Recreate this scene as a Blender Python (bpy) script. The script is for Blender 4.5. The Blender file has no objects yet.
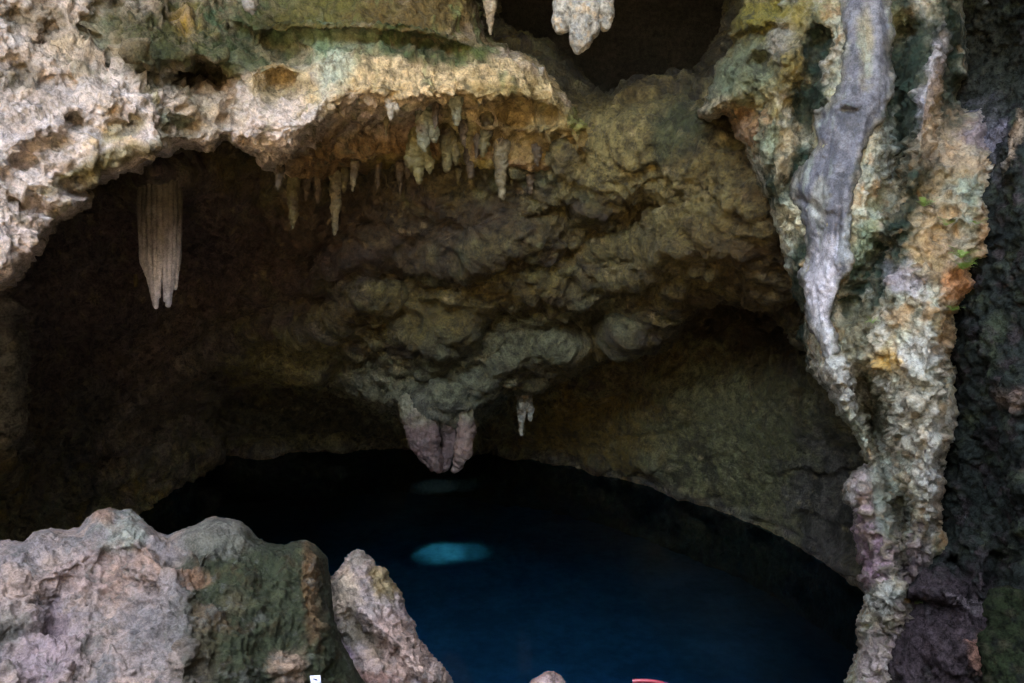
import bpy, math, random
import numpy as np

# ------------------------------------------------------------------ camera
W, H, F = 1024, 683, 804.0
PITCH = math.radians(8.0)
EYE = np.array([0.0, 0.0, 5.5])
CP, SP = math.cos(PITCH), math.sin(PITCH)


def at(px, py, Y):
    """world point seen at pixel (px, py) that lies Y metres ahead"""
    px, py, Y = np.broadcast_arrays(np.asarray(px, float), np.asarray(py, float), np.asarray(Y, float))
    u = (px - W / 2) / F
    v = (py - H / 2) / F
    dy = CP - v * SP
    dz = -SP - v * CP
    return np.stack([u * Y / dy, Y, EYE[2] + dz * Y / dy], -1)


def pix(P):
    d = P - EYE
    f = d[..., 1] * CP - d[..., 2] * SP
    up = d[..., 1] * SP + d[..., 2] * CP
    return W / 2 + F * d[..., 0] / f, H / 2 - F * up / f


def plane_y(py, z=0.0):
    v = (py - H / 2) / F
    return (EYE[2] - z) / ((SP + v * CP) / (CP - v * SP))


# ------------------------------------------------------------------ noise
_rng = np.random.default_rng(7)
_perm = np.concatenate([_rng.permutation(4096)] * 2).astype(np.int32)
_grad = _rng.normal(size=(4096, 3)).astype(np.float32)
_grad /= np.linalg.norm(_grad, axis=1, keepdims=True)
_pts = _rng.random((4096, 3)).astype(np.float32)


def _hash(i, j, k):
    return _perm[(_perm[(_perm[i & 4095] + j) & 4095] + k) & 4095]


def perlin(P):
    P = P.astype(np.float32)
    b = np.floor(P).astype(np.int32)
    f = P - b
    w = f * f * f * (f * (f * 6 - 15) + 10)
    out = np.zeros(len(P), np.float32)
    for dx in (0, 1):
        wx = w[:, 0] if dx else 1 - w[:, 0]
        for dy in (0, 1):
            wy = w[:, 1] if dy else 1 - w[:, 1]
            for dz in (0, 1):
                wz = w[:, 2] if dz else 1 - w[:, 2]
                g = _grad[_hash(b[:, 0] + dx, b[:, 1] + dy, b[:, 2] + dz)]
                out += wx * wy * wz * (g[:, 0] * (f[:, 0] - dx) + g[:, 1] * (f[:, 1] - dy) + g[:, 2] * (f[:, 2] - dz))
    return out * 1.5


def fbm(P, s, octv=4, gain=0.5, ridged=False, off=0.0):
    out = np.zeros(len(P), np.float32)
    a, tot = 1.0, 0.0
    Q = np.asarray(P) * s + off
    for o in range(octv):
        n = perlin(Q)
        if ridged:
            n = 1 - 2.2 * np.abs(n)
        out += a * n
        tot += a
        a *= gain
        Q = Q * 2.03 + 17.3
    return out / tot


def worley(P, s, off=0.0):
    """F1 distance and id of the nearest feature point"""
    Q = (np.asarray(P) * s + off).astype(np.float32)
    b = np.floor(Q).astype(np.int32)
    best = np.full(len(Q), 9.0, np.float32)
    ident = np.zeros(len(Q), np.int32)
    for dx in (-1, 0, 1):
        for dy in (-1, 0, 1):
            for dz in (-1, 0, 1):
                c = b + np.array([dx, dy, dz], np.int32)
                h = _hash(c[:, 0], c[:, 1], c[:, 2])
                d = ((c + _pts[h] - Q) ** 2).sum(1)
                m = d < best
                best[m] = d[m]
                ident[m] = h[m]
    return np.sqrt(best), ident


def chips(P, s, off=0.0):
    """angular broken relief: every cell has its own height and tilt; also the depth of the cracks between cells"""
    Q = (np.asarray(P) * s + off).astype(np.float32)
    b = np.floor(Q).astype(np.int32)
    f1 = np.full(len(Q), 9.0, np.float32)
    f2 = np.full(len(Q), 9.0, np.float32)
    h = np.zeros(len(Q), np.float32)
    for dx in (-1, 0, 1):
        for dy in (-1, 0, 1):
            for dz in (-1, 0, 1):
                c = b + np.array([dx, dy, dz], np.int32)
                k = _hash(c[:, 0], c[:, 1], c[:, 2])
                r = c + _pts[k] - Q
                d = np.sqrt((r ** 2).sum(1))
                m = d < f1
                f2 = np.where(m, f1, np.minimum(f2, d))
                f1 = np.where(m, d, f1)
                hv = _pts[(k * 7 + 3) & 4095][:, 0] - 0.5 + 0.55 * (r * _grad[(k * 5 + 1) & 4095]).sum(1)
                h = np.where(m, hv, h)
    e = sstep(0.0, 0.30, f2 - f1)
    return (h + 0.35) * e - 0.2, 1 - sstep(0.0, 0.2, f2 - f1)


def warp(P, s, a, off=0.0):
    return P + a * np.stack([fbm(P, s, 2, off=off), fbm(P, s, 2, off=off + 13), fbm(P, s, 2, off=off + 27)], 1)


def sstep(a, b, x):
    t = np.clip((x - a) / (b - a), 0, 1)
    return t * t * (3 - 2 * t)


# ------------------------------------------------------------------ 2-D authoring tools (plan of each rock face)
def rbf(pts):
    """thin plate spline through (px, py, value)"""
    A = np.array(pts, float)
    X = A[:, :2] / 300.0
    n = len(A)

    def U(d2):
        return np.where(d2 > 1e-12, d2 * np.log(np.maximum(d2, 1e-12)), 0) * 0.5
    K = U(((X[:, None] - X[None]) ** 2).sum(-1)) + 0.002 * np.eye(n)
    Pm = np.c_[np.ones(n), X]
    M = np.block([[K, Pm], [Pm.T, np.zeros((3, 3))]])
    w = np.linalg.solve(M, np.r_[A[:, 2], 0, 0, 0])

    def f(px, py):
        q = np.stack([np.asarray(px, float), np.asarray(py, float)], -1) / 300.0
        out = w[n] + w[n + 1] * q[..., 0] + w[n + 2] * q[..., 1]
        for i in range(n):
            out = out + w[i] * U((q[..., 0] - X[i, 0]) ** 2 + (q[..., 1] - X[i, 1]) ** 2)
        return out
    return f


def seg_dist(px, py, poly, closed=False):
    best = np.full(np.shape(px), 1e9)
    n = len(poly)
    for i in range(n if closed else n - 1):
        (x0, y0), (x1, y1) = poly[i][:2], poly[(i + 1) % n][:2]
        dx, dy = x1 - x0, y1 - y0
        t = np.clip(((px - x0) * dx + (py - y0) * dy) / (dx * dx + dy * dy + 1e-9), 0, 1)
        best = np.minimum(best, (px - x0 - t * dx) ** 2 + (py - y0 - t * dy) ** 2)
    return np.sqrt(best)


def sdist(px, py, poly):
    """distance to the outline in plan units, positive inside"""
    d = seg_dist(px, py, poly, True)
    ins = np.zeros(np.shape(px), bool)
    n = len(poly)
    for i in range(n):
        (x0, y0), (x1, y1) = poly[i], poly[(i + 1) % n]
        if y0 == y1:
            continue
        c = ((y0 > py) != (y1 > py)) & (px < (x1 - x0) * (py - y0) / (y1 - y0) + x0)
        ins ^= c
    return np.where(ins, d, -d)


def ragged(px, py, size, off=0.0):
    """smooth wobble over a face's plan, about -1..1"""
    q = np.stack([np.ravel(px) / size, np.ravel(py) / size, np.full(np.size(px), off)], 1)
    return (2.0 * fbm(q, 1.0, 4, 0.6, off=off)).reshape(np.shape(px))


def ridge(px, py, poly, w):
    return np.exp(-(seg_dist(px, py, poly) / w) ** 2)


def shelf(px, py, poly, w):
    """a ledge: 1 along the line, falling slowly above it and quickly below it"""
    d = seg_dist(px, py, poly)
    x = [p[0] for p in poly]
    y = [p[1] for p in poly]
    below = py > np.interp(px, x, y)
    fade = sstep(min(x) - w * 0.2, min(x) + w * 0.9, px) * sstep(max(x) + w * 0.2, max(x) - w * 0.9, px)
    return fade * np.exp(-(d / np.where(below, w * 0.3, w)) ** 2)


def blob(px, py, cx, cy, rx, ry, rot=0.0):
    c, s = math.cos(math.radians(rot)), math.sin(math.radians(rot))
    x, y = px - cx, py - cy
    return np.sqrt(((x * c + y * s) / rx) ** 2 + ((-x * s + y * c) / ry) ** 2)


def pit(px, py, cx, cy, rx, ry, rot=0.0):
    return np.exp(-blob(px, py, cx, cy, rx, ry, rot) ** 2)


# ------------------------------------------------------------------ surface nets
def surface_nets(f):
    ins = f < 0
    c = np.zeros(tuple(s - 1 for s in f.shape), np.uint8)
    for a in (0, 1):
        for b in (0, 1):
            for d in (0, 1):
                c += ins[a:f.shape[0] - 1 + a, b:f.shape[1] - 1 + b, d:f.shape[2] - 1 + d]
    act = (c > 0) & (c < 8)
    I, J, K = np.nonzero(act)
    idx = np.full(act.shape, -1, np.int32)
    idx[I, J, K] = np.arange(len(I))
    acc = np.zeros((len(I), 3))
    cnt = np.zeros(len(I))
    corners = [(a, b, d) for a in (0, 1) for b in (0, 1) for d in (0, 1)]
    val = {q: f[I + q[0], J + q[1], K + q[2]].astype(float) for q in corners}
    for q in corners:
        for ax in range(3):
            if q[ax] == 0:
                r = list(q)
                r[ax] = 1
                v0, v1 = val[q], val[tuple(r)]
                m = (v0 < 0) != (v1 < 0)
                t = v0[m] / (v0[m] - v1[m])
                for k in range(3):
                    acc[m, k] += q[k] + (t if k == ax else 0)
                cnt[m] += 1
    V = acc / cnt[:, None] + np.stack([I, J, K], 1)
    faces = []
    sh = f.shape
    for ax in range(3):
        o1, o2 = (ax + 1) % 3, (ax + 2) % 3
        lo = [slice(1, s - 1) for s in sh]
        lo[ax] = slice(0, sh[ax] - 1)
        hi = list(lo)
        hi[ax] = slice(1, sh[ax])
        A, B = ins[tuple(lo)], ins[tuple(hi)]
        E = np.stack(np.nonzero(A != B), 1)
        flip = A[A != B]
        base = E.copy()
        base[:, o1] += 1
        base[:, o2] += 1
        quad = []
        for (a, b) in ((-1, -1), (0, -1), (0, 0), (-1, 0)):
            p = base.copy()
            p[:, o1] += a
            p[:, o2] += b
            quad.append(idx[p[:, 0], p[:, 1], p[:, 2]])
        q = np.stack(quad, 1)
        q[~flip] = q[~flip][:, ::-1]
        faces.append(q)
    return V, np.concatenate(faces)


def vnormals(P, Fq):
    n = np.zeros_like(P)
    fn = np.cross(P[Fq[:, 2]] - P[Fq[:, 0]], P[Fq[:, 3]] - P[Fq[:, 1]])
    for k in range(4):
        for ax in range(3):
            n[:, ax] += np.bincount(Fq[:, k], weights=fn[:, ax], minlength=len(P))
    return n / (np.linalg.norm(n, axis=1, keepdims=True) + 1e-12)


def relax(P, Fq, it=1, lam=0.5):
    e = np.concatenate([Fq[:, [0, 1]], Fq[:, [1, 2]], Fq[:, [2, 3]], Fq[:, [3, 0]]])
    for _ in range(it):
        s = np.zeros_like(P)
        for ax in range(3):
            s[:, ax] = np.bincount(e[:, 0], weights=P[e[:, 1], ax], minlength=len(P)) + np.bincount(e[:, 1], weights=P[e[:, 0], ax], minlength=len(P))
        c = np.bincount(e[:, 0], minlength=len(P)) + np.bincount(e[:, 1], minlength=len(P))
        P = P + lam * (s / np.maximum(c, 1)[:, None] - P)
    return P


def pits(P, s, off=0.0, share=2):
    """scattered round holes, 0..1"""
    d, k = worley(P, s, off)
    return sstep(0.46, 0.12, d) * (k % share == 0)


def vivid(c, k=1.5, warm=(1.0, 1.0, 1.0)):
    g = c.mean(1, keepdims=True)
    return np.clip(g + (c - g) * k, 0.006, 0.8) * np.array(warm)


def displace(P, Q, dsp, after=0.12):
    n = relax(vnormals(P, Q), Q, 8, 0.6)
    n /= np.linalg.norm(n, axis=1, keepdims=True) + 1e-9
    P = P + n * dsp[:, None]
    return relax(P, Q, 1, after)


def biggest(G, P, Q):
    """drop loose crumbs: keep the largest connected piece"""
    lab = np.arange(len(P))
    e = np.concatenate([Q[:, [0, 1]], Q[:, [1, 2]], Q[:, [2, 3]], Q[:, [3, 0]]])
    while True:
        m = np.minimum(lab[e[:, 0]], lab[e[:, 1]])
        new = lab.copy()
        np.minimum.at(new, e[:, 0], m)
        np.minimum.at(new, e[:, 1], m)
        new = new[new]
        new = new[new]
        if (new == lab).all():
            break
        lab = new
    k = np.argmax(np.bincount(lab))
    keep = lab == k
    idx = np.cumsum(keep) - 1
    return G[keep], P[keep], idx[Q[keep[Q[:, 0]]]]


COL = bpy.context.scene.collection


def link_mesh(name, P, Fq, mat, colour=None, parent=None, smooth=True, org=None):
    me = bpy.data.meshes.new(name)
    P = np.asarray(P, np.float32)
    if org is not None:
        P = P - np.asarray(org, np.float32)
    Fq = np.asarray(Fq)
    k = Fq.shape[1]
    me.vertices.add(len(P))
    me.vertices.foreach_set('co', P.ravel())
    me.loops.add(Fq.size)
    me.loops.foreach_set('vertex_index', Fq.astype(np.int32).ravel())
    me.polygons.add(len(Fq))
    me.polygons.foreach_set('loop_start', (np.arange(len(Fq)) * k).astype(np.int32))
    if smooth:
        me.polygons.foreach_set('use_smooth', np.ones(len(Fq), bool))
    me.update(calc_edges=True)
    if colour is not None:
        a = me.color_attributes.new('tone', 'FLOAT_COLOR', 'POINT')
        a.data.foreach_set('color', np.c_[np.clip(colour, 0.006, 0.8), np.ones(len(P))].astype(np.float32).ravel())
    me.validate()
    if mat is not None:
        me.materials.append(mat)
    o = bpy.data.objects.new(name, me)
    COL.objects.link(o)
    if org is not None:
        o.location = org
    if parent is not None:
        o.parent = parent
        if org is not None:
            o.location = np.asarray(org) - np.array(parent.location)
    return o


def tag(o, label=None, cat=None, group=None, kind=None):
    for k, v in (('label', label), ('category', cat), ('group', group), ('kind', kind)):
        if v:
            o[k] = v
    return o


def empty(name, loc):
    o = bpy.data.objects.new(name, None)
    o.location = loc
    o.empty_display_size = 0.1
    COL.objects.link(o)
    return o


def rock_volume(field, x, y, Ys):
    """field(PX, PY, Yarr) < 0 is rock; the grid is finer where the eye is nearer"""
    PX, PY = np.meshgrid(x, y, indexing='ij')
    f = field(PX, PY, Ys)
    V, Q = surface_nets(f)
    gx = np.interp(V[:, 0], np.arange(len(x)), x)
    gy = np.interp(V[:, 1], np.arange(len(y)), y)
    gY = np.interp(V[:, 2], np.arange(len(Ys)), Ys)
    return biggest(np.stack([gx, gy, gY], 1), at(gx, gy, gY), Q)


def orient(P, Q):
    """faces look away from the rock: flip when they look the wrong way on the whole"""
    n = np.cross(P[Q[:, 2]] - P[Q[:, 0]], P[Q[:, 3]] - P[Q[:, 1]])
    c = P[Q].mean(1)
    w = ((EYE - c) * n).sum(1).sum()
    return Q if w > 0 else Q[:, ::-1]


# ------------------------------------------------------------------ colour
def lerp(a, b, t):
    return a + (np.asarray(b) - a) * np.asarray(t)[:, None]


def palette(P, cols, s, off=0.0, sharp=1.0):
    c = np.tile(np.array(cols[0], float), (len(P), 1))
    for i, k in enumerate(cols[1:]):
        n = fbm(P, s * (1 + 0.37 * i), 5, 0.6, off=off + 31.7 * i)
        c = lerp(c, k, sstep(0.02, 0.02 + 0.3 / sharp, n))
    return c


def zones(c, px, py, P, items, s=2.2, rough=0.55, off=5.0):
    for n, z in enumerate(items):
        cx, cy, rx, ry, rot, colr, amt = z
        d = blob(px, py, cx, cy, rx, ry, rot)
        near = d < 2.0
        if not near.any():
            continue
        nn = fbm(P[near], s, 5, 0.62, off=off + n * 7.1)
        m = sstep(1.35, 0.5, d[near] + nn * rough * 2.2) * amt
        c[near] = lerp(c[near], colr, m)
    return c


# ------------------------------------------------------------------ materials
def new_mat(name):
    m = bpy.data.materials.new(name)
    m.use_nodes = True
    nt = m.node_tree
    b = nt.nodes['Principled BSDF']
    return m, nt, b


def rock_mat(name, fine=60.0, bump=0.5, dist=0.02, rough=0.9, mottle=0.5, spec=0.25, colour=None):
    m, nt, b = new_mat(name)
    N, L = nt.nodes.new, nt.links.new
    geo = N('ShaderNodeNewGeometry')
    n1 = N('ShaderNodeTexNoise')
    n1.inputs['Scale'].default_value = fine
    n1.inputs['Detail'].default_value = 5
    n1.inputs['Roughness'].default_value = 0.7
    L(geo.outputs['Position'], n1.inputs['Vector'])
    n2 = N('ShaderNodeTexNoise')
    n2.inputs['Scale'].default_value = fine * 0.22
    n2.inputs['Detail'].default_value = 6
    n2.inputs['Roughness'].default_value = 0.65
    L(geo.outputs['Position'], n2.inputs['Vector'])
    vo = N('ShaderNodeTexVoronoi')
    vo.inputs['Scale'].default_value = fine * 0.45
    L(geo.outputs['Position'], vo.inputs['Vector'])
    if colour is None:
        at_ = N('ShaderNodeAttribute')
        at_.attribute_name = 'tone'
        base = at_.outputs['Color']
    else:
        rgb = N('ShaderNodeRGB')
        rgb.outputs[0].default_value = (*colour, 1)
        base = rgb.outputs[0]
    # mottling: the colour swings round its own value
    add = N('ShaderNodeMath')
    add.operation = 'ADD'
    L(n1.outputs['Fac'], add.inputs[0])
    L(n2.outputs['Fac'], add.inputs[1])
    mr = N('ShaderNodeMapRange')
    mr.inputs['From Min'].default_value = 0.82
    mr.inputs['From Max'].default_value = 1.18
    mr.inputs['To Min'].default_value = 1 - mottle
    mr.inputs['To Max'].default_value = 1 + mottle
    L(add.outputs[0], mr.inputs['Value'])
    mul = N('ShaderNodeVectorMath')
    mul.operation = 'SCALE'
    L(base, mul.inputs[0])
    L(mr.outputs[0], mul.inputs['Scale'])
    L(mul.outputs[0], b.inputs['Base Color'])
    b.inputs['Roughness'].default_value = rough
    b.inputs['Specular IOR Level'].default_value = spec
    # relief
    h = N('ShaderNodeMath')
    h.operation = 'MULTIPLY_ADD'
    L(n2.outputs['Fac'], h.inputs[0])
    h.inputs[1].default_value = 1.6
    L(n1.outputs['Fac'], h.inputs[2])
    h2 = N('ShaderNodeMath')
    h2.operation = 'MULTIPLY_ADD'
    L(vo.outputs['Distance'], h2.inputs[0])
    h2.inputs[1].default_value = 0.6
    L(h.outputs[0], h2.inputs[2])
    bp = N('ShaderNodeBump')
    bp.inputs['Strength'].default_value = bump
    bp.inputs['Distance'].default_value = dist
    L(h2.outputs[0], bp.inputs['Height'])
    L(bp.outputs[0], b.inputs['Normal'])
    return m


def plain_mat(name, col, rough=0.6, metal=0.0, bump=0.0, scale=80):
    m, nt, b = new_mat(name)
    n = nt.nodes.new('ShaderNodeTexNoise')
    n.inputs['Scale'].default_value = scale
    n.inputs['Detail'].default_value = 5
    geo = nt.nodes.new('ShaderNodeNewGeometry')
    nt.links.new(geo.outputs['Position'], n.inputs['Vector'])
    r = nt.nodes.new('ShaderNodeValToRGB')
    r.color_ramp.elements[0].color = (*[c * 0.65 for c in col], 1)
    r.color_ramp.elements[1].color = (*[min(1, c * 1.25) for c in col], 1)
    nt.links.new(n.outputs['Fac'], r.inputs['Fac'])
    nt.links.new(r.outputs['Color'], b.inputs['Base Color'])
    b.inputs['Roughness'].default_value = rough
    b.inputs['Metallic'].default_value = metal
    if bump:
        bp = nt.nodes.new('ShaderNodeBump')
        bp.inputs['Strength'].default_value = bump
        bp.inputs['Distance'].default_value = 0.004
        nt.links.new(n.outputs['Fac'], bp.inputs['Height'])
        nt.links.new(bp.outputs[0], b.inputs['Normal'])
    return m


M_far = rock_mat('cave_rock', fine=34, bump=0.9, dist=0.055, mottle=0.6, rough=0.6, spec=0.4)
M_near = rock_mat('limestone', fine=46, bump=0.9, dist=0.034, mottle=0.42)
M_fine = rock_mat('boulder_limestone', fine=75, bump=0.85, dist=0.02, mottle=0.42)
M_dark = rock_mat('mossy_rock', fine=60, bump=0.7, dist=0.02, mottle=0.7, rough=1.0, spec=0.04)
M_flow = rock_mat('flowstone', fine=70, bump=0.5, dist=0.010, mottle=0.4, rough=0.8, spec=0.25)

# sun: comes down the shafts that open behind the inner ridge
SUN_EL, SUN_AZ = math.radians(58), math.radians(-14)          # azimuth from straight ahead, negative = to the side of the flutes
SUN_D = np.array([math.sin(SUN_AZ) * math.cos(SUN_EL), math.cos(SUN_AZ) * math.cos(SUN_EL), math.sin(SUN_EL)])
BED_Z = -1.2
# shafts: (point on the bed, radius along x, radius along the other way)
SHAFTS = [(at(440, 553, plane_y(553, BED_Z)), 0.27, 0.15),
          (at(470, 551, plane_y(551, BED_Z)), 0.15, 0.06)]


def shaft_field(P, grow=1.0):
    """<1 inside a shaft"""
    best = np.full(len(P), 1e9)
    e1 = np.array([1.0, 0, 0]) - SUN_D * SUN_D[0]
    e1 /= np.linalg.norm(e1)
    e2 = np.cross(SUN_D, e1)
    for (B, r1, r2) in SHAFTS:
        q = P - B
        a, b = q @ e1, q @ e2
        wob = 1 + 0.06 * np.sin(2 * np.arctan2(b, a) + 1.0) + 0.05 * np.sin(5 * np.arctan2(b, a) + r1 * 9)
        flare = np.clip((23.0 - B[1]) / SUN_D[1] - q @ SUN_D, 0, 30) * 0.065
        best = np.minimum(best, np.sqrt((a / (r1 + flare)) ** 2 + (b / (r2 + flare)) ** 2) / wob / grow)
    return best


# ================================================================== THE SETTING: inner cave
shore = [(-330, 760), (-150, 670), (0, 585), (70, 550), (140, 512), (180, 484), (216, 457), (250, 453), (300, 451), (350, 448), (400, 445),
         (480, 451), (560, 463), (620, 477), (700, 503), (760, 526), (800, 547), (860, 584), (960, 660), (1100, 780)]
shore_pts = [(x, y, plane_y(y)) for x, y in shore]
back_f = rbf(shore_pts + [(300, 405, 18.6), (220, 410, 18.2), (400, 395, 18.0), (500, 405, 18.4), (560, 385, 17.0), (650, 440, 15.9),
                          (650, 365, 15.8), (720, 440, 14.6), (720, 350, 14.6), (760, 390, 13.5), (820, 400, 12.0), (850, 480, 12.3), (800, 310, 13.3), (700, 310, 15.3),
                          (880, 330, 11.0), (950, 420, 11.0), (300, 330, 17.5), (500, 330, 17.0), (0, 450, 14), (-200, 450, 11)])
RIDGE_OUT = [(-420, -200), (1150, -200), (1150, 250), (960, 265), (880, 300), (840, 318), (815, 330), (800, 312), (775, 292), (745, 284), (715, 287), (690, 298), (668, 322),
             (650, 338), (628, 346), (612, 350), (590, 353), (575, 360), (556, 368), (540, 372), (520, 377), (503, 383), (492, 392), (482, 403), (472, 413),
             (466, 424), (455, 428), (440, 424), (425, 417), (412, 413), (402, 404), (392, 400), (376, 394), (358, 388), (346, 381), (330, 376), (312, 379), (293, 374), (272, 379),
             (250, 377), (232, 381), (220, 388), (212, 402), (208, 420), (213, 440), (216, 456), (200, 468), (180, 483), (140, 511), (70, 556), (0, 600), (-150, 690), (-420, 820)]
ridge_f = rbf([(-400, 250, 7), (-400, 550, 7.5), (-200, 450, 9), (0, 300, 10), (0, 420, 10.6), (0, 530, 11.5), (60, 400, 12), (100, 250, 12.4), (100, 470, 14.5), (140, 500, 15.6), (200, 445, 17.2), (215, 400, 16.4),
               (160, 330, 14.6), (250, 345, 15.1), (250, 250, 13.6), (200, 190, 12), (300, 330, 14.2), (330, 368, 14.4), (350, 260, 12.5), (300, 200, 11.5),
               (430, 405, 12.9), (430, 330, 12.3), (430, 250, 11.5), (430, 190, 10.6), (550, 350, 12.8), (550, 280, 11.9), (550, 220, 11), (550, 170, 10.3),
               (620, 335, 12.4), (650, 250, 11.2), (650, 180, 10.3), (750, 275, 10.1), (750, 210, 9.0), (800, 300, 10.2), (860, 320, 10.0), (1000, 250, 9.5),
               (700, 140, 9.3), (640, 112, 10.0), (600, 135, 10.1), (560, 120, 10.3), (600, 60, 15), (640, 20, 16), (580, 0, 15), (700, 60, 13), (650, -120, 16), (300, 0, 14), (0, 0, 12), (900, 0, 10), (480, 60, 13), (-300, 0, 8)])


CAVITY = [(478, -260), (484, 30), (512, 46), (545, 60), (566, 78), (585, 104), (606, 112), (640, 96), (672, 92), (700, 96), (725, 60), (742, 10), (752, -260)]


def inner_field(PX, PY, Ys):
    A = back_f(PX, PY)
    # below the water line the wall drops straight down
    wl = np.interp(PX, [p[0] for p in shore], [p[1] for p in shore])
    Aw = plane_y(np.maximum(wl, 300.0))
    A = np.where(PY > wl, Aw + 0.02, A)
    rk = random.Random(31)
    A = A + 0.12 * ridge(PX, PY, [(p[0], p[1] - 8) for p in shore], 8)
    for i in range(70):                                          # broken foot of the wall
        sx = rk.uniform(200, 880)
        sy = np.interp(sx, [p[0] for p in shore], [p[1] for p in shore])
        A -= rk.uniform(-0.2, 0.45) * pit(PX, PY, sx, sy - rk.uniform(0, 12), rk.uniform(5, 16), rk.uniform(3, 6), 20 if sx > 500 else -4)
    A += 0.3 * ridge(PX, PY, [(560, 450), (600, 410), (640, 380)], 16) - 0.35 * pit(PX, PY, 650, 465, 40, 14, 15) - 0.3 * pit(PX, PY, 585, 425, 22, 14)
    A += -0.35 * pit(PX, PY, 690, 400, 60, 25, 20) + 0.3 * pit(PX, PY, 760, 330, 40, 25)
    B = ridge_f(PX, PY)
    # ledges, hollows and bulges of the sloping roof
    B -= 1.05 * shelf(PX, PY, [(110, 415), (150, 385), (200, 348), (235, 338), (262, 322), (300, 330), (335, 318), (352, 296), (400, 290)], 46)
    B += 0.55 * ridge(PX, PY, [(90, 415), (150, 372), (205, 332), (240, 318), (275, 306), (320, 300)], 14)
    B -= 0.45 * shelf(PX, PY, [(330, 260), (380, 250), (430, 262), (470, 255), (520, 240), (560, 246)], 30)
    B -= 0.5 * shelf(PX, PY, [(350, 345), (400, 332), (440, 345), (470, 318), (500, 296), (540, 282), (580, 285), (620, 268), (660, 262), (720, 262)], 34)
    B += 0.8 * pit(PX, PY, 500, 312, 34, 20, -25) + 1.3 * pit(PX, PY, 588, 322, 26, 17, -10)
    B -= 0.4 * pit(PX, PY, 560, 345, 26, 14) + 0.35 * pit(PX, PY, 625, 330, 16, 12)
    B -= 0.22 * shelf(PX, PY, [(570, 215), (610, 200), (650, 214), (700, 218), (740, 232), (775, 240)], 26)
    B += 0.55 * pit(PX, PY, 640, 200, 26, 12) - 0.3 * pit(PX, PY, 655, 188, 18, 12)
    B -= 0.2 * shelf(PX, PY, [(590, 250), (640, 240), (690, 248), (740, 262), (790, 285)], 22)
    B += 0.4 * pit(PX, PY, 610, 222, 30, 10, 10)
    B -= 0.35 * pit(PX, PY, 440, 405, 30, 18) - 0.35 * ridge(PX, PY, [(400, 370), (430, 380), (470, 360), (500, 340)], 9)
    B -= 0.45 * pit(PX, PY, 130, 300, 60, 25, -20) - 0.4 * pit(PX, PY, 60, 350, 30, 60)
    B -= 0.4 * pit(PX, PY, 290, 355, 34, 16) + 0.3 * pit(PX, PY, 230, 270, 40, 20, 15)
    B -= 1.9 * pit(PX, PY, 160, 172, 34, 19)
    B -= 0.5 * pit(PX, PY, 160, 450, 30, 20, -30) + 0.3 * pit(PX, PY, 110, 400, 20, 30, 30)
    B -= 0.6 * ridge(PX, PY, [(5, 250), (0, 330), (4, 400), (0, 470)], 9)
    for i in range(30):                                          # short bulging scallops
        r = random.Random(90 + i)
        cx, cy = r.uniform(250, 800), r.uniform(190, 370)
        B -= r.uniform(-0.3, 0.14) * pit(PX, PY, cx, cy, r.uniform(10, 30), r.uniform(6, 12), r.uniform(-35, 20))
    sd = sdist(PX, PY, RIDGE_OUT)
    w = np.interp(PX, [150, 230, 400, 500, 640, 700], [26, 16, 14, 20, 22, 30])
    k = np.clip(sd / w, 0, 1)
    B = B + 0.8 * (1 - np.sqrt(1 - (1 - k) ** 2))
    B = B.astype(np.float32)
    A = A.astype(np.float32)
    Y = Ys.astype(np.float32)[None, None, :]
    fa = A[..., None] - Y
    cav = sdist(PX, PY, CAVITY)
    fb = np.maximum(B[..., None] - Y, (np.maximum(-sd, cav) * 0.016).astype(np.float32)[..., None])
    fa = np.maximum(fa, (cav * 0.016).astype(np.float32)[..., None])
    # the overhang is a slab: it hangs in front of the recesses
    f = np.minimum(fa, fb)
    # cut the shafts
    near = np.nonzero((f < 0.3) & (Y > 14) & (PX[..., None] > 250) & (PX[..., None] < 700))
    Pn = at(PX[near[0], near[1]], PY[near[0], near[1]], Ys[near[2]])
    s = shaft_field(Pn)
    sel = s < 1.6
    f[near[0][sel], near[1][sel], near[2][sel]] = np.maximum(f[near[0][sel], near[1][sel], near[2][sel]], ((1.15 - s[sel]) * 0.4).astype(np.float32))
    return f


xs = np.concatenate([np.arange(-400, -20, 6.0), np.arange(-20, 900, 2.1), np.arange(900, 1120, 6.0)])
ys = np.concatenate([np.arange(-190, -10, 6.0), np.arange(-10, 600, 2.1), np.arange(600, 800, 6.0)])
Ys = np.arange(5.5, 21.0, 0.11)
G, P, Q = rock_volume(inner_field, xs, ys, Ys)
Q = orient(P, Q)
P = relax(P, Q, 2, 0.5)
n = vnormals(P, Q)
wq = warp(P, 0.7, 0.55, 41)
lay = (wq[:, 2] * 1.0 - 0.38 * wq[:, 0] + 0.25 * wq[:, 1]) * 1.15 + 0.25 * fbm(P, 2.2, 3, off=43)
fr = lay - np.floor(lay)
saw = (1 - fr) * sstep(0.0, 0.13, fr)                    # a ledge that juts out and is cut back sharply underneath
lay2 = (wq[:, 2] * 0.9 + 0.55 * wq[:, 0] - 0.3 * wq[:, 1]) * 2.3 + 0.35 * fbm(P, 3.0, 3, off=47)
fr2 = lay2 - np.floor(lay2)
saw2 = (1 - fr2) * sstep(0.0, 0.16, fr2)
ledge = sstep(-0.3, 0.25, fbm(P, 0.55, 2, off=53))
strat = P * np.array([0.85, 0.85, 1.35]) + np.stack([fbm(P, 0.5, 2), fbm(P, 0.5, 2, off=9), fbm(P, 0.5, 2, off=19)], 1) * 0.8
inshaft = sstep(0.8, 1.6, shaft_field(P))
right_smooth = 1 - 0.52 * sstep(0, 60, G[:, 0] - 560) * sstep(0, 40, G[:, 1] - 340)
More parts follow.
